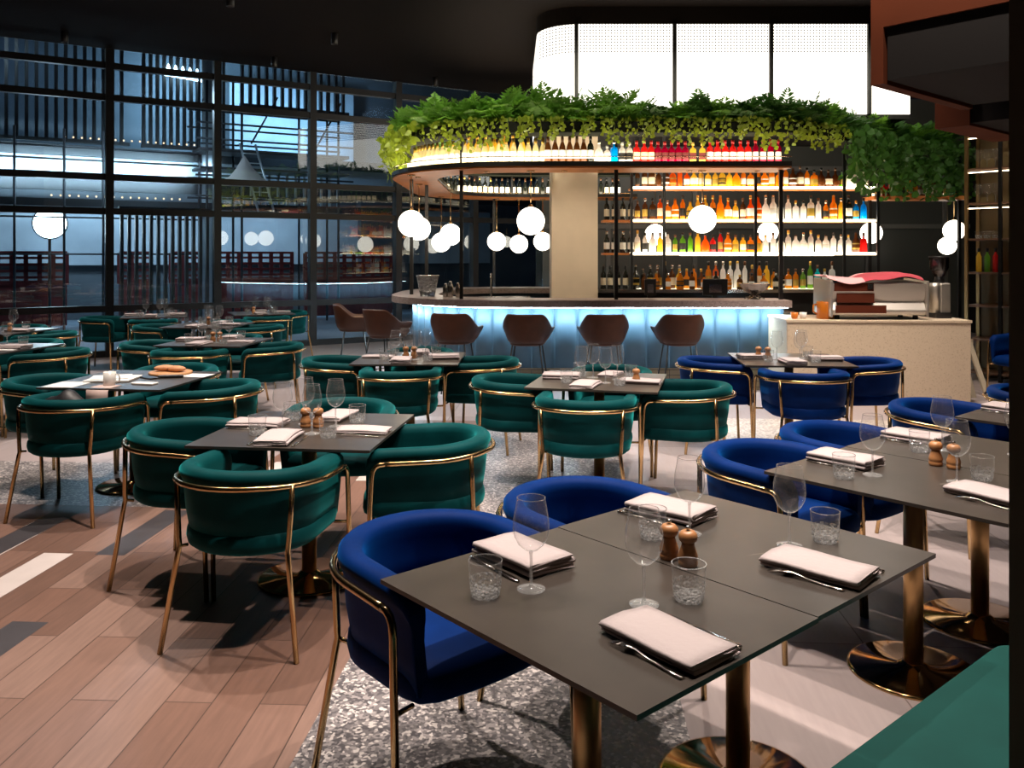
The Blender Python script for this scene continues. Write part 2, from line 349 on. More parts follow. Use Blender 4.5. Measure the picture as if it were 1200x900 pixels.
def dup(o, label=None, cat=None, loc=None, rz=None, group=None, parent=None):
    c = o.copy(); COL.objects.link(c)
    if parent: c.parent = parent
    if label: c['label'] = label
    if cat: c['category'] = cat
    if group: c['group'] = group
    if loc is not None: c.location = loc
    if rz is not None: c.rotation_euler.z = rz
    for k in kids(o): dup(k, parent=c)
    return c
def proto_done(o, used=[]):                              # first placement moves the prototype itself
    if o.name in used: return False
    used.append(o.name); return True
def place(o, label, loc, rz, group, scale=None):
    if proto_done(o):
        KIDS.pop(o.name, None); kids(o); t = o; t.location = loc; t.rotation_euler.z = rz; t['label'] = label; t['group'] = group
    else: t = dup(o, label, None, loc, rz, group)
    if scale: t.scale = (scale,)*3
    return t
ORD = 'first second third fourth fifth sixth seventh eighth ninth tenth eleventh twelfth thirteenth fourteenth fifteenth sixteenth seventeenth eighteenth nineteenth'.split()
TENS = {2: 'twent', 3: 'thirt', 4: 'fort', 5: 'fift'}
def nth(i):
    if i < 20: return ORD[i-1]
    t, u = divmod(i, 10)
    return TENS[t] + ('ieth' if u == 0 else 'y-' + ORD[u-1])
def unit(a): return (cos(radians(a)), sin(radians(a)))
# ------------------------------------------------------------------ the room
CEILZ = 4.85
RA = radians(4)
def fl(a, b): return (a*cos(RA) + b*sin(RA), -a*sin(RA) + b*cos(RA))
def clip(poly, f):
    out = []
    for i, p in enumerate(poly):
        q = poly[(i+1) % len(poly)]; fp, fq = f(p), f(q)
        if fp <= 0: out.append(p)
        if fp*fq < 0: t = fp/(fp-fq); out.append((p[0]+(q[0]-p[0])*t, p[1]+(q[1]-p[1])*t))
    return out
inside = [lambda p: (p[0]-F0[0])*-FK + (p[1]-F0[1])*FC + .02, lambda p: p[0]-9.5, lambda p: p[1]-17.75, lambda p: -10.6-p[0], lambda p: -3-p[1]]
def room(poly):
    for f in inside:
        poly = clip(poly, f)
        if not poly: break
    return poly
m = MB()
def zone(a0, a1, b0, b1, k):
    p = room([fl(a0, b0), fl(a1, b0), fl(a1, b1), fl(a0, b1)])
    if p: m.mi(k).add([(x, y, 0) for x, y in p], [range(len(p))], False)
zone(-.88, .39, -6, 8.9, 1)
zone(-13, -2.35, -6, 5.25, 0); zone(-2.35, -.88, -6, 8.2, 0)
zone(-13, -2.35, 5.25, 6.35, 1); zone(-13, -2.35, 6.35, 20, 2); zone(-2.35, -.88, 8.2, 20, 2); zone(-.88, .39, 8.9, 20, 2)
zone(.39, 12, -6, 6.8, 2); zone(.39, 1.2, 6.8, 20, 2); zone(1.2, 12, 6.8, 8.5, 3); zone(1.2, 12, 8.5, 20, 2)
def inlay(k, *pts): m.mi(k).add([(*fl(a, b), .0006) for a, b in pts], [range(len(pts))], False)
def plank(k, x, y, L, w=.165): a, b = x*cos(RA)-y*sin(RA), x*sin(RA)+y*cos(RA); inlay(k, (a-w/2, b-L/2), (a+w/2, b-L/2), (a+w/2, b+L/2), (a-w/2, b+L/2))
plank(4, -2.46, 4.18, .80); plank(5, -2.13, 3.3, .85); plank(5, -2.80, 4.9, .9); plank(5, -2.12, 4.95, .80); plank(4, -1.77, 6.2, .8); plank(5, -1.43, 6.6, .8)
struct(m.build('floor', [WOODF, TERR, TILE, TERRL, mat('white_plank', (.60, .53, .51), .42, var=.06), mat('slate_plank', (.055, .05, .056), .42, var=.12)]))
pc = room([(-14, -5), (12, -5), (12, 22), (-14, 22)])
struct(MB().prism(pc, CEILZ, CEILZ+.2).build('ceiling', CEIL))
struct(MB().box((-10.7, 4, 2.42), (.2, 14.4, 4.85)).build('wall_left', DARK))
struct(MB().box((9.6, 7.4, 2.42), (.2, 20.8, 4.85)).build('wall_right', DARK))
struct(MB().box((-.5, -3.1, 2.42), (20.4, .2, 4.85)).build('wall_rear', DARK))
wb = struct(MB().box((5.05, 17.86, 2.42), (9.1, .2, 4.85)).build('wall_back', mat('back_wall_grey', (.075, .078, .072), .35)))
m = MB()
for x in (2.0, 3.8, 5.6, 7.4, 9.0): m.box((x, 17.73, 1.7), (.09, .06, 3.4))
for z in (2.2, 3.4): m.box((5.05, 17.72, z), (8.9, .05, .09))
struct(m.build('trim_1', mat('grey_mullion', (.16, .155, .145), .4)))
# glazed facade: every bay a window with its frame
TR = (.76, 2.29, 2.83, 4.08, 4.58)
for i in range(8):
    s0 = -4.92 + 1.64*i; s1 = s0 + 1.64; mid = fac((s0+s1)/2, 0)
    g = struct(MB().box((*mid[:2], 2.42), (1.64, .012, 4.85), FA).build('window_%d' % (i+1), PANE))
    m = MB()
    c = fac(s0, -.03); m.box((*c[:2], 2.42), (.115, .16, 4.85), FA)
    for z in TR:
        c = fac((s0+s1)/2, -.05 if z < 1 else -.03); m.box((*c[:2], z), (1.525, .13 if z < 1 else .10, .10), FA)
    c = fac((s0+s1)/2, -.03); m.box((*c[:2], .05), (1.565, .12, .1), FA)
    m.build('window_frame', FRAME, g)
# pillar beside the camera, rust clad soffit boxes
UA = 41.0; U = unit(UA); V = unit(UA+90)
def uv(o, u, v): return (o[0]+U[0]*u+V[0]*v, o[1]+U[1]*u+V[1]*v)
PP = (.792, 1.36)
struct(MB().prism([PP, uv(PP, 0, -.3), uv(PP, .5, -.3), uv(PP, .5, 0)], 0, CEILZ).build('wall_pillar', mat('pillar_paint', (.13, .105, .065), .6)))
K = (2.115, 5.03)
m = MB().prism([uv(K, .02, -.09), uv(K, .02, -2.6), uv(K, 1.27, -2.6), uv(K, 1.27, -.09)], 2.62, 2.93)
m.mi(1).prism([K, uv(K, 0, -.075), uv(K, 1.3, -.075), uv(K, 1.3, 0)], 2.6, CEILZ)
m.prism([uv(K, 0, -.075), uv(K, 0, -2.6), uv(K, 1.3, -2.6), uv(K, 1.3, -.075)], 2.93, CEILZ)
struct(m.build('trim_2', [DARK, RUST]))
K2 = (3.35, 6.76)
m = MB().prism([K2, uv(K2, 0, -.26), uv(K2, 1.2, -.26), uv(K2, 1.2, 0)], 2.6, 2.99)
m.mi(1).prism([uv(K2, .02, -.26), uv(K2, .02, -2.2), uv(K2, 1.2, -2.2), uv(K2, 1.2, -.26)], 2.62, 2.97)
struct(m.build('trim_3', [RUST, DARK]))
# ceiling downlights
SPOTS = [(3.4, 7.9), (-5.4, 7.6), (-5.4, 10.2), (-2.9, 5.4), (-2.7, 8.0), (-3.5, 10.6), (-1.6, 4.6), (-.6, 3.7), (-.8, 7.4), (.35, 2.5), (1.0, 5.9), (1.3, 3.3),
         (2.5, 7.3), (1.95, 4.3), (4.3, 8.3), (-6.5, 12.4), (-2.6, 12.5), (-3.9, 14.0), (-1.4, 15.6)]
HOUS = MB().lathe([(.0, .16), (.042, .16), (.05, .15), (.05, 0), (.04, -.004), (.038, .03), (0, .03)], 14, caps=(False, False)).mesh('spot_housing', BLACK)
LENS = MB().lathe([(.0001, .022), (.036, .022)], 14, caps=(False, False)).mesh('spot_lens', emis('spot_lens_glow', (1, .85, .68), 8))
pcs = {0: 'over the left tables', 1: 'over the middle tables', 2: 'over the right tables'}
for i, (x, y) in enumerate(SPOTS):
    t = thing('ceiling_spotlight', 'small black ceiling spotlight, %s counting outward from the left front corner of the ceiling' % nth(i+1), 'lamp', (x, y, CEILZ-.16), 0, 'ceiling spotlights')
    for nm, me in (('housing', HOUS), ('lens', LENS)):
        o = bpy.data.objects.new(nm, me); COL.objects.link(o); o.parent = t
    if y < 12: lamp('spot_beam', 'SPOT', (0, 0, -.012), SPOT_W, SPOT_COL, None, .045, 78, .55, parent=t)

# ------------------------------------------------------------------ the bar island
R0 = 1.7
def stadium(r, yb=13.9, x1=3.2, x2=2.2, n=10):           # left rounded U: front right end -> left -> back right end, with outward normals
    p = [((x1, 11.45-r), (0, -1)), ((2.2, 11.45-r), (0, -1)), ((1.1, 11.45-r), (0, -1))]
    for i in range(n+1):
        a = -pi/2 - pi/2*i/n; p.append(((.1+r*cos(a), 11.45+r*sin(a)), (cos(a), sin(a))))
    p.append(((.1-r, (11.45+yb)/2), (-1, 0)))
    for i in range(n+1):
        a = pi - pi/2*i/n; p.append(((.1+r*cos(a), yb+r*sin(a)), (cos(a), sin(a))))
    p.append(((1.1, yb+r), (0, 1))); p.append(((x2, yb+r), (0, 1))); return p
def rect(o0, o1, z0, z1): return [(o0, z0), (o1, z0), (o1, z1), (o0, z1)]
bar = thing('bar_counter', 'curved bar counter with pink grey terrazzo top and glowing blue upholstered front', 'bar counter', (0, 0, 0))
st = stadium(R0, 12.4, 3.2, 1.2)
bt = MB().sweep(st, rect(-.62, 0, 1.0, 1.08)).build('countertop', COUNT, bar)
MB().sweep(st, rect(-.36, -.30, .27, 1.0)).build('front_panel', PANELB, bar)
# raised upholstered channels of the front
m = MB()
def along(path, step):
    P = [Vector(p) for p, _ in path]; out = []; d = 0; nxt = 0
    for i in range(len(P)-1):
        L = (P[i+1]-P[i]).length
        while nxt <= d+L:
            t = (nxt-d)/L; q = P[i].lerp(P[i+1], t); nn = Vector(path[i][1]).lerp(Vector(path[i+1][1]), t).normalized(); out.append(((q.x, q.y), (nn.x, nn.y))); nxt += step
        d += L
    return out
fine = along(st, .045)
for i in range(0, len(fine)-6, 6):
    seg = fine[i:i+7]; pr = []
    rs = []
    for j, ((x, y), (nx, ny)) in enumerate(seg):
        o = -.305 + .03*(1-abs((j-3)/3)**3)
        rs.append([(x+nx*q, y+ny*q, z) for q, z in ((-.31, .275), (o, .275), (o, .995), (-.31, .995))])
    m.rings(rs, True, True)
m.build('upholstered_channels', PANELB, bar)
MB().sweep(st, rect(-.42, -.38, 0, .27)).build('kick_plate', mat('kick_plate', (.36, .28, .17), .5), bar)
m = MB()
for (x, y), (nx, ny) in fine[::3]: m.tube([(x-nx*.27, y-ny*.27, .012), (x-nx*.27, y-ny*.27, .26)], .0035, 4)
for z in (.05, .12, .19, .255): m.sweep(st, rect(-.273, -.267, z-.003, z+.003))
m.build('foot_grille', BLACK, bar)
MB().sweep(st, rect(-.20, -.14, .985, .999)).build('led_strip', LEDB, bar)
MB().box((3.17, 10.1, .63), (.02, .1, .72)).build('led_strip', LEDB, bar)
# posts from the countertop up to the ring
ring = thing('bottle_ring_shelf', 'curved overhead bottle shelf ring with copper coloured underside above the bar', 'shelf', (0, 0, 0))
RZ = 2.60
rg = stadium(R0, 13.9, 3.2, 2.2)
MB().sweep(rg, rect(-.62, 0, RZ+.02, RZ+.075)).build('fascia', FASC, ring)
MB().sweep(rg, rect(-.60, -.015, RZ, RZ+.02)).build('underside', UND, ring)
MB().sweep(rg, rect(-.56, -.05, RZ+.0755, RZ+.079)).build('lit_shelf_top', LEDW, ring)
MB().sweep(rg, rect(-.012, -.004, RZ+.125, RZ+.135)).build('guard_rail', BRASS, ring)
for x, y, z0 in ((-.6, 10.12, 1.08), (1.22, 10.0, 1.08), (3.15, 10.0, 1.08)):
    MB().box((x, y, (z0+RZ)/2), (.042, .042, RZ-z0)).build('post', BLACK, ring)
for x, y in ((-1.33, 11.3), (-1.22, 12.2), (-.32, 15.2), (.9, 15.2)):
    MB().box((x, y, (0.0 if y > 12.5 else 1.08)/2+RZ/2), (.045, .045, RZ-(0 if y > 12.5 else 1.08))).build('post', BLACK, ring)
# planter trough carried above the bottles
PZ = 3.02
def trough_path():
    p = [((6.25, 12.0), (.3, -.95)), ((5.2, 11.4), (.5, -.87)), ((4.1, 10.4), (.6, -.8))]
    return p + stadium(R0, 13.9, 3.2, 2.2)
tp = trough_path()
tr = thing('planter_trough', 'long dark planter trough curving above the bottles, filled with ferns', 'planter', (0, 0, 0))
MB().sweep(tp, rect(-.46, -.10, PZ, PZ+.12)).build('trough_box', mat('matt_trough', (.012, .013, .010), .95, spec=.02), tr)
MB().sweep(tp, rect(-.43, -.13, PZ+.121, PZ+.13)).build('soil', SOIL, tr)
for x, y in ((-.6, 10.14), (1.22, 10.02), (3.15, 10.02), (-1.25, 11.5), (-1.2, 13.6), (0, 15.35)):
    MB().box((x, y, (RZ+.08+PZ)/2), (.035, .035, PZ-RZ-.08)).build('post', BLACK, tr)
for x, y in ((5.2, 11.62), (6.1, 12.15)):
    MB().tube([(x, y, PZ+.16), (x, y, CEILZ)], .008, 6).build('hanger_rod', BLACK, tr)
# lantern above the bar
LY = 11.15
lan = thing('lantern_box', 'huge white glowing perforated lantern box with rounded corner above the bar', 'lamp', (0, 0, 0))
lp = [((5.2, LY), (0, -1)), ((.92, LY), (0, -1))]
for i in range(1, 11):
    a = -pi/2 - pi/2*i/10; lp.append(((.92+.58*cos(a), LY+.58+.58*sin(a)), (cos(a), sin(a))))
lp += [((.34, 14.0), (-1, 0)), ((.36, 14.02), (0, 1)), ((5.2, 14.02), (0, 1))]
def lcut(z0, z1, nm, mt): return MB().sweep(lp, rect(-.02, 0, z0, z1), smooth=False).build(nm, mt, lan)
lcut(4.24, 4.62, 'perforated_band', LANT); lcut(3.44, 4.24, 'washed_out_skin', LANTP)  # dots left off the lower skin, as if washed out by glare
lcut(4.62, CEILZ-.001, 'top_frame', CEIL); lcut(3.38, 3.44, 'bottom_frame', BLACK); MB().prism([(x-nx*.021, y-ny*.021) for (x, y), (nx, ny) in lp], 3.39, 3.42).build('bottom_panel', DARK, lan)
for x in (.84, 2.12, 3.38, 4.66): MB().box((x, LY-.02, 4.03), (.05, .04, 1.18)).build('joint', BLACK, lan)
# square plaster column inside the bar
struct(MB().box((.84, 11.75, 1.69), (.62, .62, 3.38)).build('wall_column', PLAST))
# back bar shelving
BY = 11.75
bb = thing('back_bar_shelving', 'tall backlit bottle shelving behind the bar with black uprights', 'shelf', (0, 0, 0))
ROWS = (1.14, 1.635, 2.085, 2.53)
MB().box((2.8, BY+.05, .55), (3.3, .62, 1.1)).build('base_cabinet', BLACK, bb)
MB().box((2.8, BY-.02, 1.12), (3.3, .74, .04)).build('steel_worktop', STEEL, bb)
for z in ROWS[1:]:
    x1 = 4.96
    MB().box(((1.62+x1)/2, BY, z-.02), (x1-1.62, .34, .03)).build('shelf_board', UND, bb)
    MB().box(((1.62+x1)/2, BY-.172, z-.02), (x1-1.63, .006, .028)).build('lit_edge', LEDS, bb)
    MB().box(((1.62+x1)/2, BY, z-.003), (x1-1.66, .31, .005)).build('lit_shelf_top', LEDW, bb)
MB().box((3.0, BY+.02, ROWS[0]+.001), (2.6, .30, .004)).build('lit_worktop_strip', emis('worktop_led', (1, .82, .55), 2.5), bb)
MB().box((3.35, BY-.06, 1.598), (2.1, .04, .012)).build('under_shelf_light', LEDS, bb)
for x in (1.62, 2.06, 3.3, 4.50, 4.96):
    MB().box((x, BY-.19, 1.74), (.036, .03, 3.2)).build('upright', BLACK, bb)
# right wing shelf
rw = thing('wing_shelf', 'copper coloured shelf wing of bottles at right end of the bar under hanging plants', 'shelf', (0, 0, 0))
MB().box((5.66, 12.0, 2.395), (1.3, .40, .05)).build('shelf_board', UND, rw)
MB().box((5.66, 12.15, 2.46), (1.2, .02, .04)).build('led_strip', emis('dim_led', (1, .75, .5), 2), rw)
for x in (5.03, 6.29): MB().box((x, 12.0, 1.5), (.04, .04, 3.0)).build('upright', BLACK, rw)
# cream stone block
blk = thing('stone_counter_block', 'cream speckled stone block counter carrying the espresso machine', 'counter', (3.97, 9.6, 0), radians(-2.5))
bevel(MB().box((0, 0, .435), (1.95, .8, .87)).build('block', CREAM, blk), .006, 2)
bevel(MB().box((0, 0, .885), (1.97, .82, .03)).build('countertop', CREAM, blk), .004, 2)
# side cabinets that close the bar on the right
cb = thing('service_bench', 'low black service bench behind the bar with dark worktop', 'cabinet', (0, 0, 0))
MB().box((2.35, 10.62, .44), (2.2, .24, .88)).build('cabinet', BLACK, cb)
MB().box((2.35, 10.62, .895), (2.24, .26, .03)).build('worktop', STEEL, cb)
# track spots that pick out the ferns
for i, x in enumerate((-2.2, -.6, 1.2, 3.0, 5.0)):
    t = thing('track_spotlight', 'black track spotlight aimed at the ferns, %s from left' % nth(i+1), 'lamp', (x, 8.2, CEILZ-.2), 0, 'track spotlights')
    o = MB().lathe([(.0, .10), (.04, .10), (.045, -.06), (.04, -.06), (.03, .02), (0, .02)], 14, caps=(False, False)).build('housing', BLACK, t); o.rotation_euler = (radians(55), 0, 0)
    MB().tube([(0, 0, .05), (0, 0, .2)], .012, 6).build('bracket', BLACK, t)
    lamp('fern_beam', 'SPOT', (0, .10, -.08), (330, 290, 110, 100, 200)[i], (1, .93, .72), None, .04, 66, .7, parent=t).rotation_euler = (Vector((0, 1.9, -1.25))).to_track_quat('-Z', 'Y').to_euler()

# little downlights added under the ring to brighten the plaster column
for i, (x, y) in enumerate(((-1.2, 10.9), (-.3, 10.2), (.62, 10.1), (1.05, 10.1), (2.1, 10.1), (2.9, 10.1))):
    t = thing('added_downlight', 'tiny round downlight added under the bottle ring, %s from left' % nth(i+1), 'lamp', (x, y, RZ-.006), 0, 'added ring downlights')
    MB().lathe([(.03, -.004), (.036, -.004), (.036, .005), (.03, .005)], 16).build('rim', BRASS, t)
    MB().lathe([(.001, -.001), (.03, -.001)], 16, caps=(False, False)).build('lens', emis('downlight_lens', (1, .86, .66), 6), t)
    lamp('downlight_beam', 'SPOT', (0, 0, -.02), 26, (1, .84, .62), None, .03, 120, .8, parent=t).rotation_euler = Vector((0, .8, -1)).to_track_quat('-Z', 'Y').to_euler()
# ------------------------------------------------------------------ velvet barrel chair (faces +y)
def u_path(ax, front, by, yc=-.02, n=20, grow=0):         # right arm front -> back -> left arm front, with outward normals
    ax += grow; by += grow; p = []
    for i in range(6): p.append(((ax, front + (yc-front)*i/6), (1, 0)))
    for i in range(n+1):
        a = -pi*i/n; x, y = ax*cos(a), yc + by*sin(a)
        q = Vector((cos(a)/ax, sin(a)/by)).normalized(); p.append(((x, y), (q.x, q.y)))
    for i in range(1, 7): p.append(((-ax, yc + (front-yc)*i/6), (-1, 0)))
    return p
def arm_z(y): return -.022*max(0, min(1, (y+.29)/.5))
def chair_meshes():
    path = u_path(.295, .205, .275); P = [(-.030, .455), (-.012, .56), (-.004, .66), (.006, .690), (.014, .706), (.012, .726), (-.001, .739), (-.026, .743), (-.050, .738), (-.063, .722), (-.066, .700), (-.062, .668), (-.060, .60), (-.080, .455)]
    ext = [path[0]]; pts = []
    ends = [(.052, .70, .16), (.045, .86, .45), (.028, .95, .8)]
    def ring(pt, nrm, k, pull, dropk):
        (x, y), (nx, ny) = pt, nrm; out = []
        for o, z in P:
            o2 = -.03 + (o+.03)*k
            zz = z + arm_z(y); top = .742
            if dropk < 1 and z > .6: zz -= (1-dropk)*.075*(z-.6)/.14
            out.append((x+nx*o2, y+ny*o2 + pull, zz))
        return out
    rs = []
    for pull, k, d in ends: rs.append(ring(*path[0], k*.92, pull, d))
    rs.append(ring(*path[0], 1, 0, 1))
    rs += [ring(a, b, 1, 0, 1) for a, b in path[1:-1]]
    rs.append(ring(*path[-1], 1, 0, 1))
    for pull, k, d in ends[::-1]: rs.append(ring(*path[-1], k*.92, pull, d))
    back = MB(); back.rings(rs)
    # seat
    o = [p for p, _ in u_path(.285, .20, .265)]; o += [(-.27, .255), (-.22, .285), (-.1, .30), (0, .303), (.1, .30), (.22, .285), (.27, .255)]
    def lay(k, z): return [(x*k, y*k, z) for x, y in o]
    seat = MB().rings([lay(.80, .396), lay(.90, .40), lay(.965, .415), lay(.985, .44), lay(.975, .468), lay(.93, .490), lay(.80, .502), lay(.4, .508), lay(.05, .509)])
    rail_p = u_path(.295, .17, .275, grow=.027)
    rail = MB().tube([(x, y, .682+arm_z(y)) for (x, y), _ in rail_p], .0115, 8)
    fr = []; rr = []
    for sx in (1, -1):
        z0 = .682 + arm_z(.17)
        pts = [(.322, .165, z0), (.322, .19, z0-.002), (.3225, .208, z0-.012), (.323, .220, z0-.030), (.3235, .225, z0-.06), (.326, .235, .40), (.328, .25, 0)]
        fr.append(MB().tube([(sx*x, y, z) for x, y, z in pts], .0115, 8))
        pts = [(.245, -.217, .682), (.240, -.222, .56), (.233, -.226, .45), (.230, -.226, .42), (.233, -.230, .40), (.287, -.275, 0)]
        rr.append(MB().tube([(sx*x, y, z) for x, y, z in pts], .0115, 8))
    ex = []
    for sx in (1, -1): ex.append(MB().tube([(sx*.230, -.226, .42), (sx*.215, -.19, .415)], .007, 6)); ex.append(MB().tube([(sx*.326, .236, .402), (sx*.26, .225, .402)], .007, 6))
    return back, seat, rail, fr, rr, ex
CB = chair_meshes()
def make_chair(nm, vel, label):
    t = thing(nm, label, 'chair')
    b, s, r, fr, rr, ex = CB
    b.build('backrest', vel, t); s.build('seat', vel, t)
    r.build('brass_rail', BRASS, t); [q.build('seat_bracket', BRASS, t) for q in ex]
    for q in fr + rr: q.build('leg', BRASS, t)
    return t
GCH = make_chair('green_velvet_chair', GREEN, '-'); BCH = make_chair('blue_velvet_chair', BLUE, '-')
def chair(col, x, y, h, label, group):
    place(GCH if col == 'g' else BCH, label, (x, y, 0), radians(h-90), group)

# ------------------------------------------------------------------ tables
def make_table(w, d, disc, nm):
    t = thing(nm, '-', 'table')
    top = MB(); top.box((0, 0, .733), (w, d, .012)); top.mi(1).box((0, 0, .7245), (w-.03, d-.03, .005))
    top.build('tabletop', [STONE, EDGE], t)
    MB().lathe([(.036, .035), (.036, .71)], 20).build('column', BRASSB, t)
    MB().box((0, 0, .716), (.40, .40, .012)).build('mounting_plate', BLACK, t)
    MB().lathe([(disc, 0), (disc, .010), (disc-.012, .014), (.06, .022), (.045, .036), (.0365, .04)], 48, caps=(True, False)).build('base_disc', BRASSD, t)
    return t
T2 = make_table(.655, .89, .24, 'two_seat_table'); T4 = make_table(.86, .86, .25, 'square_table')
# ------------------------------------------------------------------ tableware
def make_wine():
    t = thing('wine_glass', '-', 'glass')
    MB().lathe([(.004, .098), (.018, .1025), (.034, .117), (.044, .137), (.0475, .157), (.046, .182), (.040, .213), (.0365, .236)], 28, caps=(False, False)).build('bowl', GLASS, t)
    MB().lathe([(.0372, .2348), (.0372, .2366), (.0358, .2366), (.0358, .2348)], 28, smooth=False, caps=(False, False)).build('rim', STEMG, t)
    MB().lathe([(.0365, .000), (.037, .002), (.020, .004), (.007, .008), (.0042, .016), (.0036, .05), (.004, .085), (.006, .097), (.004, .0995)], 20).build('stem', STEMG, t)
    return t
def make_tumbler():
    t = thing('tumbler', '-', 'glass')
    MB().lathe([(.0375, .040), (.0405, .05), (.043, .090)], 28, caps=(False, False)).build('bowl', GLASS, t)
    MB().lathe([(.0436, .0895), (.0436, .092), (.0418, .092), (.0418, .0895)], 28, smooth=False, caps=(False, False)).build('rim', STEMG, t)
    m = MB(); rs = []
    for z, r, a in ((.0, .032, .0), (.004, .036, .0), (.014, .0385, .07), (.040, .0415, .05), (.046, .0415, 0)):
        rs.append([(r*(1-a*(i % 2))*cos(2*pi*i/28), r*(1-a*(i % 2))*sin(2*pi*i/28), z) for i in range(28)])
    m.rings(rs, True, False, smooth=False); m.build('cut_base', CUT, t)
    MB().lathe([(.0345, .0045), (.0355, .012), (.0355, .016), (.02, .019), (.001, .0195)], 20).build('thick_bottom', CUT, t)
    return t
def ribbon(path, th):                                   # offset a polyline into a thin closed loop
    P = [Vector(p) for p in path]; L, R = [], []
    for i, p in enumerate(P):
        d = (P[min(i+1, len(P)-1)] - P[max(0, i-1)]).normalized(); n = Vector((-d.y, d.x)); L.append(p+n*th/2); R.append(p-n*th/2)
    return L + R[::-1]
def make_napkin(seed, w=.155, l=.27, lay=3):
    rd = random.Random(seed); h = w/2; th = .0062; gp = .0082; path = []
    z = .0045
    for k in range(lay):
        xs = [-h*.98, -h*.5, 0, h*.5, h*.98]
        if k % 2: xs = xs[::-1]
        sg = 1 if k % 2 == 0 else -1
        path += [(x - .004*k*sg*.3, z + .0012*sin(x*40+k)) for x in xs]
        if k < lay-1:
            path += [(sg*(h+.003), z+gp*.25), (sg*(h+.003), z+gp*.75)]
        z += gp
    loop = ribbon(path, th); rs = []
    for j in range(9):
        t = j/8; y = (t-.5)*l; k = 1 - .03*rd.random(); dz = .0025*sin(t*6+seed) + .004*sin(pi*t); sh = .006*sin(t*3+seed)
        rs.append([(p.x*k+sh, y + .004*rd.uniform(-1, 1)*(j in (0, 8)), max(.0008, p.y + dz*(p.y/.03))) for p in loop])
    t = thing('folded_napkin', '-', 'napkin')
    MB().rings(rs).build('cloth', NAPK, t)
    return t
def make_napkin1(seed, w, l, lay):
    t = make_napkin(seed, w, l, lay); c = [o for o in bpy.data.objects if o.parent == t][0]
    c.parent = None; c.name = 'folded_napkin'; bpy.data.objects.remove(t); c['category'] = 'napkin'; return c
def outline_strip(rows, th, zf):                        # rows of (y, halfwidth): a cutlery blank with curved height
    rs = []
    for y, w in rows: z = zf(y); rs.append([(-w, y, z), (w, y, z), (w, y, z+th), (-w, y, z+th)])
    return rs
def make_fork():
    zf = lambda y: .002 + .010*max(0, sin(pi*min(1, max(0, (y+.02)/.12))))
    t = thing('fork', '-', 'cutlery')
    MB().rings(outline_strip([(-.105, .006), (-.10, .0085), (-.06, .0065), (-.01, .003), (.03, .0035), (.042, .009), (.052, .0115), (.064, .012)], .002, zf)).build('handle', CHROME, t)
    for x in (-.0102, -.0034, .0034, .0102):
        m = MB(); m.rings([[(x+q*w, y, zf(y)+k) for q, k in ((-1, 0), (1, 0), (1, .0018), (-1, .0018))] for y, w in ((.0635, .0018), (.085, .0018), (.102, .0010))]); m.build('tine', CHROME, t)
    return t
def make_knife():
    t = thing('table_knife', '-', 'cutlery')
    MB().rings(outline_strip([(-.12, .006), (-.115, .0085), (-.06, .007), (0, .0055)], .005, lambda y: .001)).build('handle', CHROME, t)
    MB().rings(outline_strip([(0, .006), (.02, .0085), (.07, .009), (.095, .007), (.11, .001)], .0016, lambda y: .0025)).build('blade', CHROME, t)
    return t
def make_mill():
    t = thing('pepper_mill', '-', 'mill')
    MB().lathe([(.024, 0), (.0265, .004), (.0265, .014), (.0245, .017), (.0265, .021), (.027, .03), (.022, .045), (.0175, .058), (.018, .064)], 20).build('body', WOOD, t)
    MB().lathe([(.0165, .064), (.024, .070), (.0265, .078), (.025, .088), (.018, .096), (.006, .098)], 20).build('head', WOOD, t)
    MB().lathe([(.004, .097), (.004, .100), (.007, .103), (.0065, .108), (.002, .111)], 12).build('knob', STEEL, t)
    return t
WINE = make_wine(); TUMB = make_tumbler(); FORK = make_fork(); KNIFE = make_knife(); MILL = make_mill()
NK = [make_napkin1(3, .150, .27, 3), make_napkin1(8, .155, .25, 4), make_napkin1(5, .13, .26, 2)]
TZ = .7395
# table name, kind, x, y, rotation, phrase used in labels
TB = {
 'A1': (T2, .189, 2.147, UA, 'the nearest dark table'),
 'A2': (T2, .684, 2.583, UA, 'the table joined behind the nearest'),
 'B1': (T2, 1.544, 3.283, UA, 'the left half of the right-hand joined tables'),
 'B2': (T2, 2.040, 3.72, UA, 'the right half of the right-hand joined tables'),
 'C1': (T2, 2.900, 4.43, UA, 'the table half hidden by the pillar'),
 'BB': (T4, 2.29, 7.06, -5, 'the blue-chair table at the stone block'),
 'GC': (T4, .60, 5.87, -14, 'the centre green-chair table'),
 'GM': (T4, -.85, 7.15, -1, 'the green-chair table before the bar stools'),
 'GN': (T4, -1.006, 4.236, -6.4, 'the nearest green-chair table'),
 'GL': (T4, -2.62, 5.93, -7, 'the paper-strewn table'),
 'GU': (T4, -2.95, 8.5, -5, 'the table behind the paper-strewn one'),
 'GV': (T4, -3.75, 10.55, -3, 'the second table behind the paper-strewn one'),
 'GW': (T4, -5.1, 12.2, 20, 'the left window table'),
 'GX': (T4, -3.75, 12.75, 25, 'the right window table'),
 'LA': (T4, -5.85, 9.75, -8, 'the far table at the left edge'),
 'LB': (T4, -4.85, 7.95, -8, 'the near table at the left edge'),
}
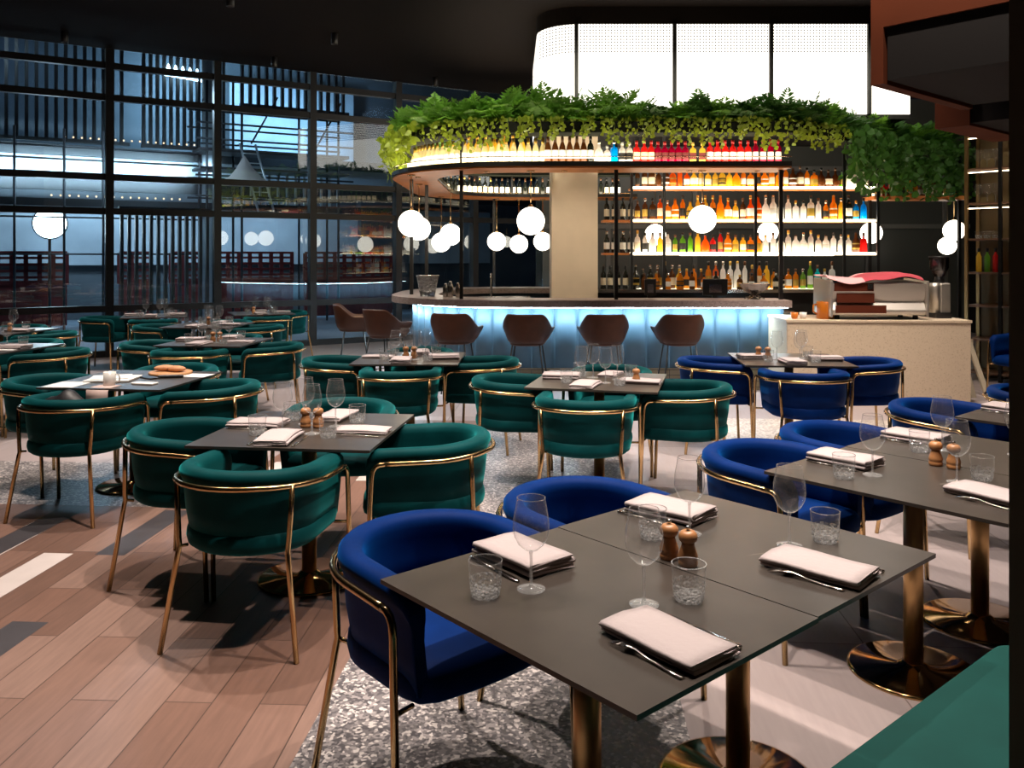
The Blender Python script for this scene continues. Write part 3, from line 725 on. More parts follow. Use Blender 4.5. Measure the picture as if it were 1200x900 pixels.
TLAB = {'A1': 'nearest small dark stone table on a brass column and disc base', 'A2': 'small dark stone table joined edge to edge behind the nearest one',
 'B1': 'left of the two joined dark tables beside the green bench', 'B2': 'right of the two joined dark tables, partly behind the dark pillar',
 'C1': 'dark table far right, its corner showing beside the pillar', 'BB': 'square dark table with blue chairs in front of the cream stone block',
 'GC': 'square dark table with green chairs in the centre of the floor', 'GM': 'square table with green chairs in front of the brown bar stools',
 'GN': 'nearest square dark table with green chairs, on the timber floor', 'GL': 'square dark table covered with papers, wooden board and mug',
 'GU': 'square dark table set for dinner, directly behind the paper-strewn table', 'GV': 'square dark table third in the row behind the paper-strewn table',
 'GW': 'dark table nearest the window mullion in the far left corner', 'GX': 'dark table by the window with glasses, right of the mullion table',
 'LA': 'farther table cut by the left edge of the photo', 'LB': 'nearer table cut by the left edge, behind the paper-strewn table'}
for k, (T, x, y, r, ph) in TB.items():
    place(T, TLAB[k], (x, y, 0), radians(r), 'joined two seat tables' if T is T2 else 'square tables')
def onto(k, lx, ly):
    T, x, y, r, ph = TB[k]; a = radians(r); return (x+lx*cos(a)-ly*sin(a), y+lx*sin(a)+ly*cos(a), TZ)
SIDE = {'front': 0, 'right': 90, 'back': 180, 'left': 270}
def seat_pt(k, side, sx, sy):                           # sx to the guest's right, sy towards the middle, from that edge
    half = .445 if TB[k][0] is T2 else .43
    a = radians(SIDE[side]); lx, ly = sx, sy-half
    return onto(k, lx*cos(a)-ly*sin(a), lx*sin(a)+ly*cos(a)), radians(TB[k][3]+SIDE[side])
rs_ = random.Random(4)
def setting(k, side, cut=True, nk=0, skip='', dn=(0, 0), jit=.012):
    ph = TB[k][4]; T2k = TB[k][0] is T2
    where = '%s seat of %s' % (side, ph)
    def put(o, what, sx, sy, dr, grp, z=0, s=None):
        (x, y, zz), a = seat_pt(k, side, sx+rs_.uniform(-jit, jit)*.5, sy+rs_.uniform(-jit, jit)*.5)
        place(o, what + ', ' + where, (x, y, zz+z), a+dr, grp, s)
    j = rs_.uniform(-.12, .12)
    if 'n' not in skip: put(NK[nk], 'folded pale napkin', -.045+dn[0], .150+dn[1], j, 'folded napkins', .0022 if cut else 0)
    if 't' not in skip: put(TUMB, 'cut glass tumbler', .185 if T2k else .165, .268 if T2k else .235, rs_.random(), 'cut tumblers')
    if 'w' not in skip: put(WINE, 'stemmed wine glass', .068 if T2k else .06, .318 if T2k else .315, 0, 'wine glasses')
    if cut:
        put(FORK, 'steel fork', -.150, .135, j, 'table cutlery'); put(KNIFE, 'steel knife', .055, .15, j, 'table cutlery')
for k in ('A1', 'A2', 'B1', 'B2'):
    setting(k, 'front', nk=0); setting(k, 'back', nk=1)
setting('C1', 'back', nk=1); setting('C1', 'front', False)
for s_ in ('front', 'left', 'right', 'back'):
    setting('GN', s_, s_ != 'back', 0 if s_ != 'right' else 2)
    for q in ('GC', 'GM', 'GU'): setting(q, s_, False, rs_.choice((0, 1, 2)))
for s_ in ('front', 'left', 'right'): setting('BB', s_, False, 1)
for q in ('GV', 'GX'):
    for s_ in ('front', 'right', 'back'): setting(q, s_, False, 0)
for s_ in ('left', 'right', 'front'): setting('GW', s_, False, 1)
setting('LA', 'right', False, 0); setting('LB', 'right', False, 1); setting('LB', 'front', False, 1, 'w')
def mills(k, pts, a=0):
    for i, (lx, ly) in enumerate(pts):
        w = ('turned wooden %s mill on ' % ('pepper', 'salt')[i]) + TB[k][4] + (', the left one' if len(pts) > 1 and i == 0 else ', the right one' if len(pts) > 1 else '')
        place(MILL, w, onto(k, lx, ly), rs_.random()*6, 'wooden mills')
mills('A2', [(-.285, .035), (-.29, -.035)]); mills('B1', [(.285, .035), (.285, -.035)])
for k, p in (('GC', [(.26, -.07)]), ('GM', [(-.035, -.03), (.035, -.03)]), ('GN', [(-.03, .03), (.035, .03)]), ('BB', [(-.24, .03), (-.17, .0)]), ('GU', [(-.03, 0), (.04, 0)]), ('GV', [(0, 0)]), ('GX', [(-.12, -.1)]), ('LA', [(.22, -.12)])): mills(k, p)
# ------------------------------------------------------------------ chairs
def at_table(k, side, d=.60, lat=0, tw=0):
    T, x, y, r, ph = TB[k]; a = radians(r+SIDE[side])
    ox, oy = lat, -d
    return (x+ox*cos(a)-oy*sin(a), y+ox*sin(a)+oy*cos(a), degrees_(a)+90+tw)
def degrees_(a): return a*180/pi
BG, GG = 'blue velvet chairs', 'green velvet chairs'
for k, lab in (('A1', 'nearest blue velvet chair, its whole seat showing under the front table'), ('A2', 'blue velvet chair behind the wine glass, second from the nearest'),
               ('B1', 'blue velvet chair at the left corner of the right-hand joined tables'), ('B2', 'blue velvet chair third along the right-hand joined tables, behind a tumbler'),
               ('C1', 'blue velvet chair at the far right table, left of two')):
    x, y, h = at_table(k, 'back', .615 if k != 'B1' else .60); chair('b', x, y, h, lab, BG)
chair('b', 3.39, 5.0+.46, UA-90, 'blue velvet chair at the far right table, beside the dark pillar', BG)
for s_, lab, d, lt, tw in (('left', 'blue velvet chair left of the table at the stone block', .60, 0, 0), ('front', 'blue velvet chair seen square from behind before the stone block', .62, -.02, 2), ('right', 'blue velvet chair right of the table, against the stone block', .60, .05, 8)):
    x, y, h = at_table('BB', s_, d, lt, tw); chair('b', x, y, h, lab, BG)
chair('b', 5.62, 9.25, 205, 'blue chair glimpsed beside the pillar by the shelf unit', BG)
for k, s_, d, lt, tw, lab in (
 ('GC', 'front', .60, 0, 3, 'green velvet chair seen from behind at the centre table'), ('GC', 'left', .60, -.02, 10, 'green velvet chair on the left side of the centre table'),
 ('GC', 'right', .58, 0, -4, 'green velvet chair on the right side of the centre table'), ('GC', 'back', .62, 0, 0, 'green velvet chair on the bar side of the centre table'),
 ('GM', 'front', .60, 0, 2, 'green velvet chair seen from behind before the bar stools table'), ('GM', 'left', .60, 0, 0, 'green velvet chair left of the bar stools table'),
 ('GM', 'right', .60, 0, -10, 'green velvet chair right of the bar stools table'), ('GM', 'back', .62, 0, 0, 'green velvet chair between the table and the bar stools'),
 ('GN', 'left', .60, 0, -3, 'green velvet chair left of the nearest green-chair table'), ('GN', 'right', .60, -.02, 8, 'green velvet chair right of the nearest green-chair table'),
 ('GN', 'back', .66, .05, 5, 'green velvet chair on the far side of the nearest green-chair table'),
 ('GL', 'front', .62, .0, -2, 'green velvet chair seen from behind at the paper-strewn table'), ('GL', 'left', .62, 0, -10, 'green velvet chair left of the paper-strewn table'),
 ('GL', 'right', .62, -.1, 8, 'green velvet chair right of the paper-strewn table'), ('GL', 'back', .64, .05, 5, 'green velvet chair on the far side of the paper-strewn table'),
 ('GU', 'front', .62, 0, 0, 'green velvet chair seen from behind, directly beyond the paper-strewn table'), ('GU', 'right', .62, -.14, 18, 'green velvet chair right of the dinner table beyond the papers'),
 ('GU', 'left', .62, .05, -8, 'green velvet chair left of the dinner table beyond the papers'), ('GU', 'back', .64, .1, 0, 'green velvet chair far side of the dinner table beyond the papers'),
 ('GV', 'left', .62, 0, -6, 'green velvet chair left of the third table in the papers row'), ('GV', 'right', .62, 0, 6, 'green velvet chair right of the third table in the papers row'),
 ('GV', 'back', .62, 0, 6, 'green velvet chair far side of the third table in the papers row'),
 ('GW', 'left', .66, 0, -20, 'green velvet chair standing alone left of the left window table'), ('GW', 'front', .62, 0, 0, 'green velvet chair on the near side of the left window table'),
 ('GX', 'front', .62, 0, 0, 'green velvet chair on the near side of the right window table'), ('GX', 'right', .42, .25, 35, 'green velvet chair facing us at right of the right window table'),
 ('LA', 'back', .62, .25, 0, 'green velvet chair facing us behind the far left-edge table'), ('LA', 'right', .62, -.05, 10, 'green velvet chair right of the far left-edge table'),
 ('LB', 'right', .66, -.05, 12, 'green velvet chair right of the near left-edge table'), ('LB', 'front', .64, .1, 0, 'green velvet chair on the near side of the near left-edge table'),
 ('LB', 'back', .62, .1, 0, 'green velvet chair on the far side of the near left-edge table')):
    x, y, h = at_table(k, s_, d, lt, tw); chair('g', x, y, h, lab, GG)
chair('g', -1.09, 3.655, 82, 'nearest green velvet chair, seen from behind on the timber floor', GG)

# ------------------------------------------------------------------ green bench
Q0 = (.70, 1.897)
b = thing('banquette_bench', 'green upholstered bench along the right-hand tables, beside the pillar', 'bench', (*Q0, 0), radians(UA-1))
poly = [(-1.2, -.44), (.985, -.44), (.985, -.07)]
for i in range(7): a = i*pi/12; poly.append((.915+.07*cos(a), -.07+.07*sin(a)))
poly.append((-1.2, 0))
c = MB().prism(poly, .345, .46).build('seat_cushion', mat('green_bench_cloth', (.006, .050, .044), .7, spec=.1, sheen=.25, sheen_tint=(.1, .5, .42), var=.12), b); bevel(c, .02, 3)
bevel(MB().box((-.13, -.24, .171), (2.1, .36, .342)).build('plinth', DARK, b), .005, 2)

# ------------------------------------------------------------------ brown bar stools (face +y)
def make_stool():
    t = thing('bar_stool', '-', 'stool'); prof = []
    path = u_path(.21, .17, .19, yc=-.03, n=18); N = len(path); rs = []
    for i, ((x, y), (nx, ny)) in enumerate(path):
        s = abs(i/(N-1)*2-1)                             # 0 at the back, 1 at the arm fronts
        h = .97 - .155*min(1, max(0, (s-.34)/.28))**1.0 if s < .62 else .815 + .008*(s-.62)
        fl_ = .055 if s < .5 else .055 + .03*(s-.5)*2
        if s > .93: h -= .02*(s-.93)/.07
        row = []
        for q, z in ((-.10, .632), (-.03, .64), (0, .665), (fl_*.45, .665+(h-.665)*.5), (fl_, h)):
            row.append((x+nx*q, y+ny*q, z))
        rs.append(row)
    sh = MB().rings([list(r) for r in rs], False, False, False).build('shell', [BROWN, TAN], t)
    so = sh.modifiers.new('thick', 'SOLIDIFY'); so.thickness = .018; so.offset = 0; so.material_offset = 0; subsurf(sh, 1)
    o = [p for p, _ in u_path(.185, .17, .165, yc=-.03, n=14)] + [(-.12, .195), (0, .2), (.12, .195)]
    MB().rings([[(x*k, y*k, z) for x, y in o] for k, z in ((.9, .612), (1, .625), (1, .66), (.92, .675), (.3, .682))]).build('seat_pad', BROWN, t)
    for sx in (1, -1):
        for sy in (1, -1):
            MB().tube([(sx*.15, sy*.12, .62), (sx*.23, sy*.21, 0)], .009, 6).build('leg', BLACK, t)
    a, c = .2035, .180
    MB().tube([(a, c, .21), (a, -c, .21), (-a, -c, .21), (-a, c, .21), (a, c, .21)], .007, 6).build('foot_ring', BLACK, t)
    MB().tube([(x*1.12, y*1.12 if y < 0 else y, .775) for (x, y), _ in path[:9]], .006, 6).build('arm_rail', TAN, t)
    MB().tube([(x*1.12, y*1.12 if y < 0 else y, .775) for (x, y), _ in path[-9:]], .006, 6).build('arm_rail', TAN, t)
    return t
STO = make_stool()
for i, (px, Y, h, lab) in enumerate(((415, 11.15, 10, 'brown leather bar stool farthest left, turned side on'), (452, 10.25, 52, 'brown leather bar stool second from the left at the bar curve'),
    (533, 9.55, 76, 'brown leather bar stool third from left at the glowing bar'), (618, 9.40, 82, 'brown leather bar stool fourth from left, behind the centre table'),
    (708, 9.40, 90, 'brown leather bar stool second from right at the glowing bar'), (796, 9.40, 92, 'brown leather bar stool farthest right at the glowing bar'))):
    place(STO, lab, ((px-600)/1000*Y, Y, 0), radians(h-90), 'brown bar stools')
# ------------------------------------------------------------------ things on the paper-strewn table
def flat(nm, k, lx, ly, w, d, h, rz, mt, lab, cat, z=0, bv=0):
    x, y, zz = onto(k, lx, ly); o = MB().box((0, 0, h/2), (w, d, h)).build(nm, mt, None, (x, y, zz+z), radians(TB[k][3]+rz))
    if bv: bevel(o, bv, 2)
    return tag(o, lab, cat)
flat('paper_sheet', 'GL', -.30, -.30, .21, .24, .0012, 4, PAPER, 'bluish white sheet at the front corner of the paper-strewn table', 'paper')
flat('menu_folder', 'GL', -.13, -.05, .30, .26, .014, 10, PAPER, 'thick white menu folder on the paper-strewn table', 'menu', 0, .003)
flat('paper_sheet', 'GL', -.16, -.03, .25, .21, .003, 24, PAPER, 'loose sheet lying on top of the white menu folder', 'paper', .0145)
flat('paper_sheet', 'GL', .30, .22, .28, .16, .0015, -4, PAPER, 'white sheet at the far right of the paper-strewn table', 'paper')
flat('mobile_phone', 'GL', .08, .05, .075, .15, .009, 60, PLASTIC, 'black phone in the middle of the paper-strewn table', 'phone', 0, .003)
flat('folded_receipt', 'GL', .20, -.22, .16, .07, .012, -6, PAPER, 'small folded white paper right of the mug', 'paper', 0, .003)
flat('pen_case', 'GL', .22, .08, .17, .035, .02, 18, PLASTIC, 'black pen case right of the mug', 'case', 0, .006)
x, y, z = onto('GL', .0, -.30)
mg = thing('white_mug', 'pale mug at the front edge of the paper-strewn table', 'mug', (x, y, z))
MB().lathe([(.034, 0), (.038, .004), (.040, .09), (.037, .09), (.035, .01), (.001, .008)], 20, caps=(True, False)).build('body', WHITEC, mg)
MB().tube([(.038, 0, .075), (.062, 0, .07), (.068, 0, .05), (.062, 0, .028), (.039, 0, .022)], .005, 8).build('handle', WHITEC, mg)
x, y, z = onto('GL', .12, .26)
bd = thing('bread_board', 'round wooden serving board on the paper-strewn table', 'board', (x, y, z), radians(-10))
MB().lathe([(.145, 0), (.15, .004), (.15, .016), (.145, .02)], 28).build('board', WOOD2, bd)
for i, (dx, dy, r_) in enumerate(((-.05, .02, 20), (.05, -.02, -15))):
    o = MB().sphere((0, 0, .022), .05, 14, 8, 1.5, .8, .45).build('flat_bread', mat('bread_crust', (.50, .24, .12), .8, var=.25, vs=20), None, (x+dx, y+dy, z+.02), radians(r_))
    tag(o, 'toasted flat bread on the wooden board, the %s piece' % ('left', 'right')[i], 'bread')
T, gx, gy, gr, _ = TB['GL']; cx, cy, _ = at_table('GL', 'front', .62)
o = MB().sphere((0, 0, .12), .12, 18, 12, 1.3, .7, 1.05).build('shoulder_bag', LEATHB, None, (cx-.08, cy-.04, .510), radians(gr))
for v in o.data.vertices:
    v.co.z = max(v.co.z, .0) + .012*sin(v.co.x*45)*(v.co.z > .1) + .02*(v.co.z > .12)*sin(v.co.x*14)
tag(o, 'soft black bag lying on the chair at the paper-strewn table', 'bag')
x, y, z = onto('GL', .0, -.38)
m = MB(); rs = []
for i in range(8):
    t = i/7; dz = [.0005, .0008, .001, -.012, -.05, -.10, -.15, -.19][i]; dy = [.10, .05, .0, -.0535, -.0565, -.060, -.056, -.060][i]
    rs.append([(-.075, dy, dz), (.075, dy, dz), (.075, dy-.003, dz+.0018), (-.075, dy-.003, dz+.0018)])
tag(m.rings(rs).build('table_card', PINKP, None, (x, y, z), radians(gr)), 'pinkish paper hanging over the front edge of the paper-strewn table', 'paper')
flat('glare_sheet', 'LA', .22, .10, .32, .24, .002, 5, PAPER, 'white sheet imitating glare on the far left-edge table', 'glare_sheet')  # white sheets put in for the glare on these two tabletops
flat('glare_sheet', 'LB', .2, -.08, .32, .26, .002, 5, PAPER, 'white sheet imitating glare on the near left-edge table', 'glare_sheet')

# ------------------------------------------------------------------ on the bar and the stone block
def pxy(px, Y): return (px-600)/1000*Y
m_ = thing('espresso_machine', 'long stainless espresso machine with mahogany panels on the stone block', 'coffee machine', (3.985, 9.52, .90), radians(-2.5))
em = MB()
prof = [(-.28, .05), (-.30, .10), (-.24, .20), (-.27, .24), (-.30, .40), (.26, .42), (.30, .10), (.28, .05)]
em.rings([[(xx, yy, zz) for yy, zz in prof] for xx in (-.50, .50)], smooth=False)
bevel(em.build('body', SATIN, m_), .012, 2)
for xx in (-.51, .51): bevel(MB().rings([[(xx+d, yy*1.02, zz) for yy, zz in [(-.30, .03), (-.31, .42), (.29, .44), (.31, .03)]] for d in (-.012, .012)], smooth=False).build('side_panel', SATIN, m_), .006, 2)
MB().box((-.27, -.292, .355), (.42, .012, .09)).build('back_panel', MAHOG, m_)
MB().box((-.20, -.302, .115), (.54, .012, .085)).build('back_panel', MAHOG, m_)
MB().box((-.25, -.272, .235), (.40, .03, .10)).build('back_panel', MAHOG, m_)
MB().box((-.10, -.302, .36), (.06, .012, .06)).build('badge', STEEL, m_)
for xx in (-.42, .42):
    for yy in (-.2, .2): MB().lathe([(.03, 0), (.025, .05)], 12, (xx, yy, 0)).build('foot', BLACK, m_)
m = MB(); NX, NY = 18, 6; vs = []
for i in range(NX+1):
    for j in range(NY+1):
        xx = -.56+1.04*i/NX; yy = -.32+.56*j/NY
        zz = .458 + .022*sin(xx*7) + .014*sin(xx*15+yy*9) - (.05 if j == 0 else 0) + .02*(xx > -.1)
        vs.append((xx, yy, zz))
fs = [(i*(NY+1)+j, (i+1)*(NY+1)+j, (i+1)*(NY+1)+j+1, i*(NY+1)+j+1) for i in range(NX) for j in range(NY)]
m.add(vs, fs, True)
o = m.build('tea_towel', [PINKC, REDC], None, (3.985, 9.52, .90), radians(-2.5))
for p in o.data.polygons:
    c_ = p.center; p.material_index = 1 if (c_.x > -.18 and c_.y < .12) or (c_.x > .1) else 0
so = o.modifiers.new('thick', 'SOLIDIFY'); so.thickness = .008; so.offset = 1; subsurf(o, 1)
tag(o, 'red and pink cloth spread over the espresso machine', 'cloth')
g = thing('coffee_grinder', 'tall steel coffee grinder with smoked hopper on the stone block', 'grinder', (4.78, 9.55, .90))
MB().box((0, .02, .03), (.17, .26, .06)).build('base', BLACK, g)
bevel(MB().box((.035, .0, .22), (.12, .16, .34)).build('body', SATIN, g), .02, 3)
MB().lathe([(.055, .06), (.058, .34), (.05, .39)], 18, (-.07, -.04, 0)).build('dosing_chamber', SATIN, g)
MB().lathe([(.06, .39), (.05, .43), (.045, .46)], 16).build('collar', BLACK, g)
MB().lathe([(.05, .46), (.10, .56), (.105, .67)], 20, caps=(False, False)).build('hopper', SMOKE, g)
MB().lathe([(.108, .67), (.108, .685), (.02, .69)], 20).build('lid', BLACK, g)
MB().lathe([(.048, .462), (.08, .53), (.01, .54)], 16).build('coffee_beans', mat('beans', (.05, .025, .015), .5, bump=1, bs=60), g)
g = thing('orange_canister', 'orange enamel canister left of the espresso machine', 'canister', (pxy(967, 9.45), 9.42, .90))
MB().lathe([(.098, 0), (.102, .004), (.102, .185), (.096, .19), (.094, .02), (.001, .015)], 28, caps=(True, False)).build('body', ORANGE, g)
MB().tube([(-.10, 0, .16), (-.14, 0, .15), (-.145, 0, .08), (-.10, 0, .05)], .009, 8).build('handle', ORANGE, g)
for i, px in enumerate((931, 941)):
    o = MB().lathe([(.028, 0), (.036, .02), (.040, .07), (.037, .07), (.032, .02), (.001, .012)], 18, caps=(True, False)).build('espresso_cup', ORANGE if i == 0 else WHITEC, None, (pxy(px, 9.4), 9.4, .90))
    tag(o, ('small ochre cup', 'small white cup')[i] + ' at the left end of the stone block', 'cup')
# fruit bowl, ice bucket, tills, bar tools
g = thing('silver_bowl', 'silver flared bowl on a foot standing on the bar', 'bowl', (pxy(884, 10.05), 10.05, 1.08))
MB().lathe([(.07, 0), (.06, .012), (.02, .03), (.02, .05), (.07, .075), (.13, .115), (.19, .185), (.185, .187), (.12, .12), (.04, .075), (.001, .07)], 14, smooth=False, caps=(True, False)).build('bowl', STEEL, g)
for i in range(5):
    a = i*2*pi/5; MB().tube([(.03*cos(a), .03*sin(a), .05), (.10*cos(a), .10*sin(a), .02), (.12*cos(a), .12*sin(a), .004)], .007, 6).build('leg', STEEL, g)
for i, (px, w) in enumerate(((838, .30), (762, .14))):
    g = thing('till_screen', ('black till screen standing at the bar beside the silver bowl', 'small black till screen near the middle bar post')[i], 'till', (pxy(px, 10.35), 10.35, .912 if i == 0 else .912))
    MB().box((0, .0, .01), (.2, .16, .02)).build('base', PLASTIC, g); MB().box((0, .03, .12), (.06, .04, .22)).build('stand', PLASTIC, g)
    bevel(MB().box((0, 0, .30), (w, .03, .20)).build('screen', PLASTIC, g), .006, 2)
    MB().box((0, -.018, .285), (w*.5, .006, .10)).build('receipt_printer', STEEL, g)
g = thing('ice_bucket', 'clear glass ice bucket on the left of the bar', 'bucket', (pxy(501, 10.75), 10.75, 1.08))
MB().lathe([(.09, 0), (.14, .25), (.145, .26)], 24, caps=(True, False)).build('wall', CUT, g)
MB().lathe([(.147, .255), (.147, .268), (.135, .268), (.135, .255)], 24).build('rim', STEEL, g)
MB().lathe([(.092, .005), (.105, .07), (.02, .08)], 18).build('ice', solid_glass('ice', (.95, .97, 1), .2), g)
for i, (px, h, r_) in enumerate(((522, .17, .035), (528, .20, .04), (537, .18, .033))):
    o = MB().lathe([(r_*.8, 0), (r_*.85, .01), (r_, h*.6), (r_*.8, h*.75), (r_*.45, h*.92), (r_*.45, h)], 18).build('cocktail_shaker', STEEL, None, (pxy(px, 10.55), 10.55-.03*i, 1.08))
    tag(o, 'steel cocktail shaker on the bar, %s of three' % ('left', 'middle', 'right')[i], 'shaker', 'cocktail shakers')
g = thing('sink_bench', 'steel work bench with glass washer behind the left of the bar', 'bench', (0, 0, 0))
MB().box((-.25, 12.2, .48), (1.0, .5, .96)).build('body', BLACK, g); MB().box((-.25, 12.2, .98), (1.04, .54, .04)).build('worktop', STEEL, g)
MB().tube([(-.3, 12.3, 1.0), (-.3, 12.3, 1.26), (-.3, 12.2, 1.33), (-.3, 12.1, 1.28)], .014, 8).build('tap', STEEL, g)

# ------------------------------------------------------------------ opal globe pendants; some far ones stand in for reflections in glass
def make_globe():
    t = thing('globe_pendant', '-', 'pendant lamp')
    MB().sphere((0, 0, 0), .165, 24, 16).build('globe', GLOBE, t)
    MB().tube([(0, 0, .16), (0, 0, 1)], .006, 6).build('rod', BRASS, t)
    MB().lathe([(.03, .15), (.025, .19), (.008, .2)], 14).build('cap', BRASS, t)
    return t
GL_ = []
def globe(x, y, z, top, lab):
    t = thing('globe_pendant', lab, 'pendant lamp', (x, y, z), 0, 'glowing globe pendants')
    if not GL_: GL_.append(MB().sphere((0, 0, 0), .165, 24, 16).mesh('opal', GLOBE)); GL_.append(MB().lathe([(.03, .158), (.026, .19), (.008, .2)], 14).mesh('cap', BRASS)); GL_.append(MB().lathe([(.05, -.012), (.05, 0)], 16).mesh('rose', BRASS))
    for nm, me, dz in (('globe', GL_[0], 0), ('cap', GL_[1], 0), ('ceiling_rose', GL_[2], top-z)):
        o = bpy.data.objects.new(nm, me); COL.objects.link(o); o.parent = t; o.location.z = dz
    MB().tube([(0, 0, .19), (0, 0, top-z-.012)], .006, 6).build('rod', BRASS, t)
for px, py, Y, lab in ((482, 262, 10.6, 'big glowing globe farthest left, over the bar curve'), (491, 268, 12.0, 'glowing globe half behind the farthest left one'), (528, 275, 13.0, 'glowing globe over the left side of the bar, third from left'),
    (517, 284, 14.6, 'small far glowing globe tucked behind the third one'), (622, 259, 10.1, 'big glowing globe just left of the plaster column'),
    (823, 257, 10.1, 'big glowing globe in front of the amber bottles'), (582, 283, 15.1, 'distant glowing globe left of the column, first of three'), (608, 286, 15.4, 'distant glowing globe left of the column, second of three'), (636, 283, 15.3, 'distant glowing globe left of the column, third of three')):
    globe(pxy(px, Y), Y, 1.6+(299-py)/1000*Y, RZ, lab)
for px, py, Y, top, lab in ((768, 275, 13.4, CEILZ, 'glowing globe behind the dark bottles left of the back shelves'), (900, 272, 14.0, CEILZ, 'glowing globe behind the clear bottles'), (1021, 273, 13.2, CEILZ, 'glowing globe at the right end of the back shelves'),
    (1118, 270, 13.6, CEILZ, 'glowing globe in front of the far right post'), (1110, 288, 16.0, CEILZ, 'small far glowing globe at the far right')):
    globe(pxy(px, Y), Y, 1.6+(299-py)/1000*Y, top, lab)

# ------------------------------------------------------------------ bottles
BC = {'amber': translucent('amber_glass', (1, .50, .06), .65, .08, (.5, .16, .01)), 'gold': translucent('gold_glass', (1, .78, .16), .68, .08, (.8, .5, .06)), 'brown': translucent('brown_glass', (.30, .10, .02), .35, .08, (.10, .035, .01)),
      'dark': mat('dark_bottle_glass', (.010, .012, .009), .08), 'clear': translucent('clear_spirit', (1, 1, 1), .7, .06, (.8, .82, .85)), 'green': translucent('green_glass', (.35, .65, .06), .55, .08, (.12, .3, .03)),
      'red': translucent('red_glass', (1, .05, .03), .5, .08, (.55, .02, .02)), 'crimson': translucent('crimson_glass', (.6, .0, .06), .5, .08, (.3, .0, .03)), 'blue': translucent('blue_glass', (.0, .5, 1), .5, .08, (.0, .28, .65)),
      'cyan': translucent('cyan_glass', (.02, .85, .9), .5, .08, (.0, .5, .6)), 'white': translucent('white_bottle', (.95, .9, .85), .4, .3, (.85, .8, .76)), 'orange': translucent('orange_glass', (1, .28, .02), .55, .08, (.6, .12, .01)),
      'fizz': translucent('pale_gold_glass', (1, .93, .62), .6, .08, (.85, .76, .5))}
LB_ = {'cream': mat('cream_label', (.72, .62, .46), .6), 'white': mat('white_label', (.80, .77, .72), .6), 'black': mat('black_label', (.015, .013, .012), .5), 'red': mat('red_label', (.45, .03, .03), .5), 'gold': mat('gold_label', (.60, .40, .08), .35, .6), 'none': None, 'maroon': mat('maroon_label', (.16, .03, .03), .5)}
SH = {'wine': [(.0, .036), (.01, .0375), (.60, .0375), (.70, .030), (.76, .0155), (.97, .0145), (1, .0145)], 'fizz': [(.0, .040), (.01, .043), (.45, .043), (.62, .033), (.80, .016), (.97, .015), (1, .015)],
      'round': [(.0, .038), (.02, .041), (.55, .041), (.68, .034), (.74, .016), (.98, .0155), (1, .0155)], 'square': [(.0, .047), (.02, .050), (.60, .050), (.69, .040), (.73, .016), (.98, .0155), (1, .0155)],
      'slim': [(.0, .031), (.01, .033), (.66, .033), (.74, .022), (.80, .0135), (1, .0135)], 'flask': [(.0, .05), (.04, .056), (.35, .058), (.55, .042), (.68, .018), (.98, .016), (1, .016)], 'jug': [(.0, .045), (.02, .05), (.4, .052), (.62, .045), (.74, .022), (1, .020)]}
SHN = {'wine': 'slender', 'fizz': 'sloping', 'round': 'round', 'square': 'square', 'slim': 'slim tall', 'flask': 'bulbous', 'jug': 'squat'}
CACHE = {}
def bottle(shape, h, col, lab, cap, loc, label, group):
    key = (shape, h, col, lab, cap)
    if key not in CACHE:
        m = MB(); P = SH[shape]; seg, ph = (4, pi/4) if shape == 'square' else (14, 0)
        k = 1 if seg > 4 else 1.0
        m.mi(0).lathe([(r*(k if i < 5 else .8), z*h) for i, (z, r) in enumerate(P)], seg, smooth=seg > 4, ph=ph)
        r0 = max(r for z, r in P if z < .4)
        if LB_[lab]: m.mi(1).lathe([(r0+.0012, .16*h), (r0+.0012, .48*h)], seg, smooth=seg > 4, caps=(False, False), ph=ph)
        m.mi(2).lathe([(.0175, (.86 if shape not in ('fizz',) else .74)*h), (.0175, 1.012*h), (.006, 1.02*h)], 12)
        CACHE[key] = m.mesh('bottle', [BC[col], LB_[lab] or BC[col], CAPS[cap]])
    o = bpy.data.objects.new('bottle', CACHE[key]); COL.objects.link(o); o.location = loc; o.rotation_euler.z = rb.uniform(-.2, .2)
    return tag(o, label, 'bottle', group)
CAPS = {'black': PLASTIC, 'gold': mat('gold_foil', (.65, .42, .10), .3, .8), 'silver': STEEL, 'red': mat('red_cap', (.5, .02, .02), .4), 'white': WHITEC, 'brown': mat('brown_foil', (.12, .05, .02), .4)}
rb = random.Random(11)
def row(xs, y, z, specs, where, group, y2=None):
    for i, x in enumerate(xs):
        sp = specs[i] if i < len(specs) else specs[-1]
        sh, h, col, lab, cap = sp
        bottle(sh, h, col, lab, cap, (x, (y if y2 is None else y + (y2-y)*i/max(1, len(xs)-1)), z), '%s %s%s bottle, %s from left %s' % (SHN[sh], 'pale gold' if col == 'fizz' else col, '' if lab == 'none' else ' %s-labelled' % lab, nth(i+1), where), group)
def seq(*parts):
    out = []
    for n, sp in parts: out += [sp]*n
    return out
ZS = RZ + .076
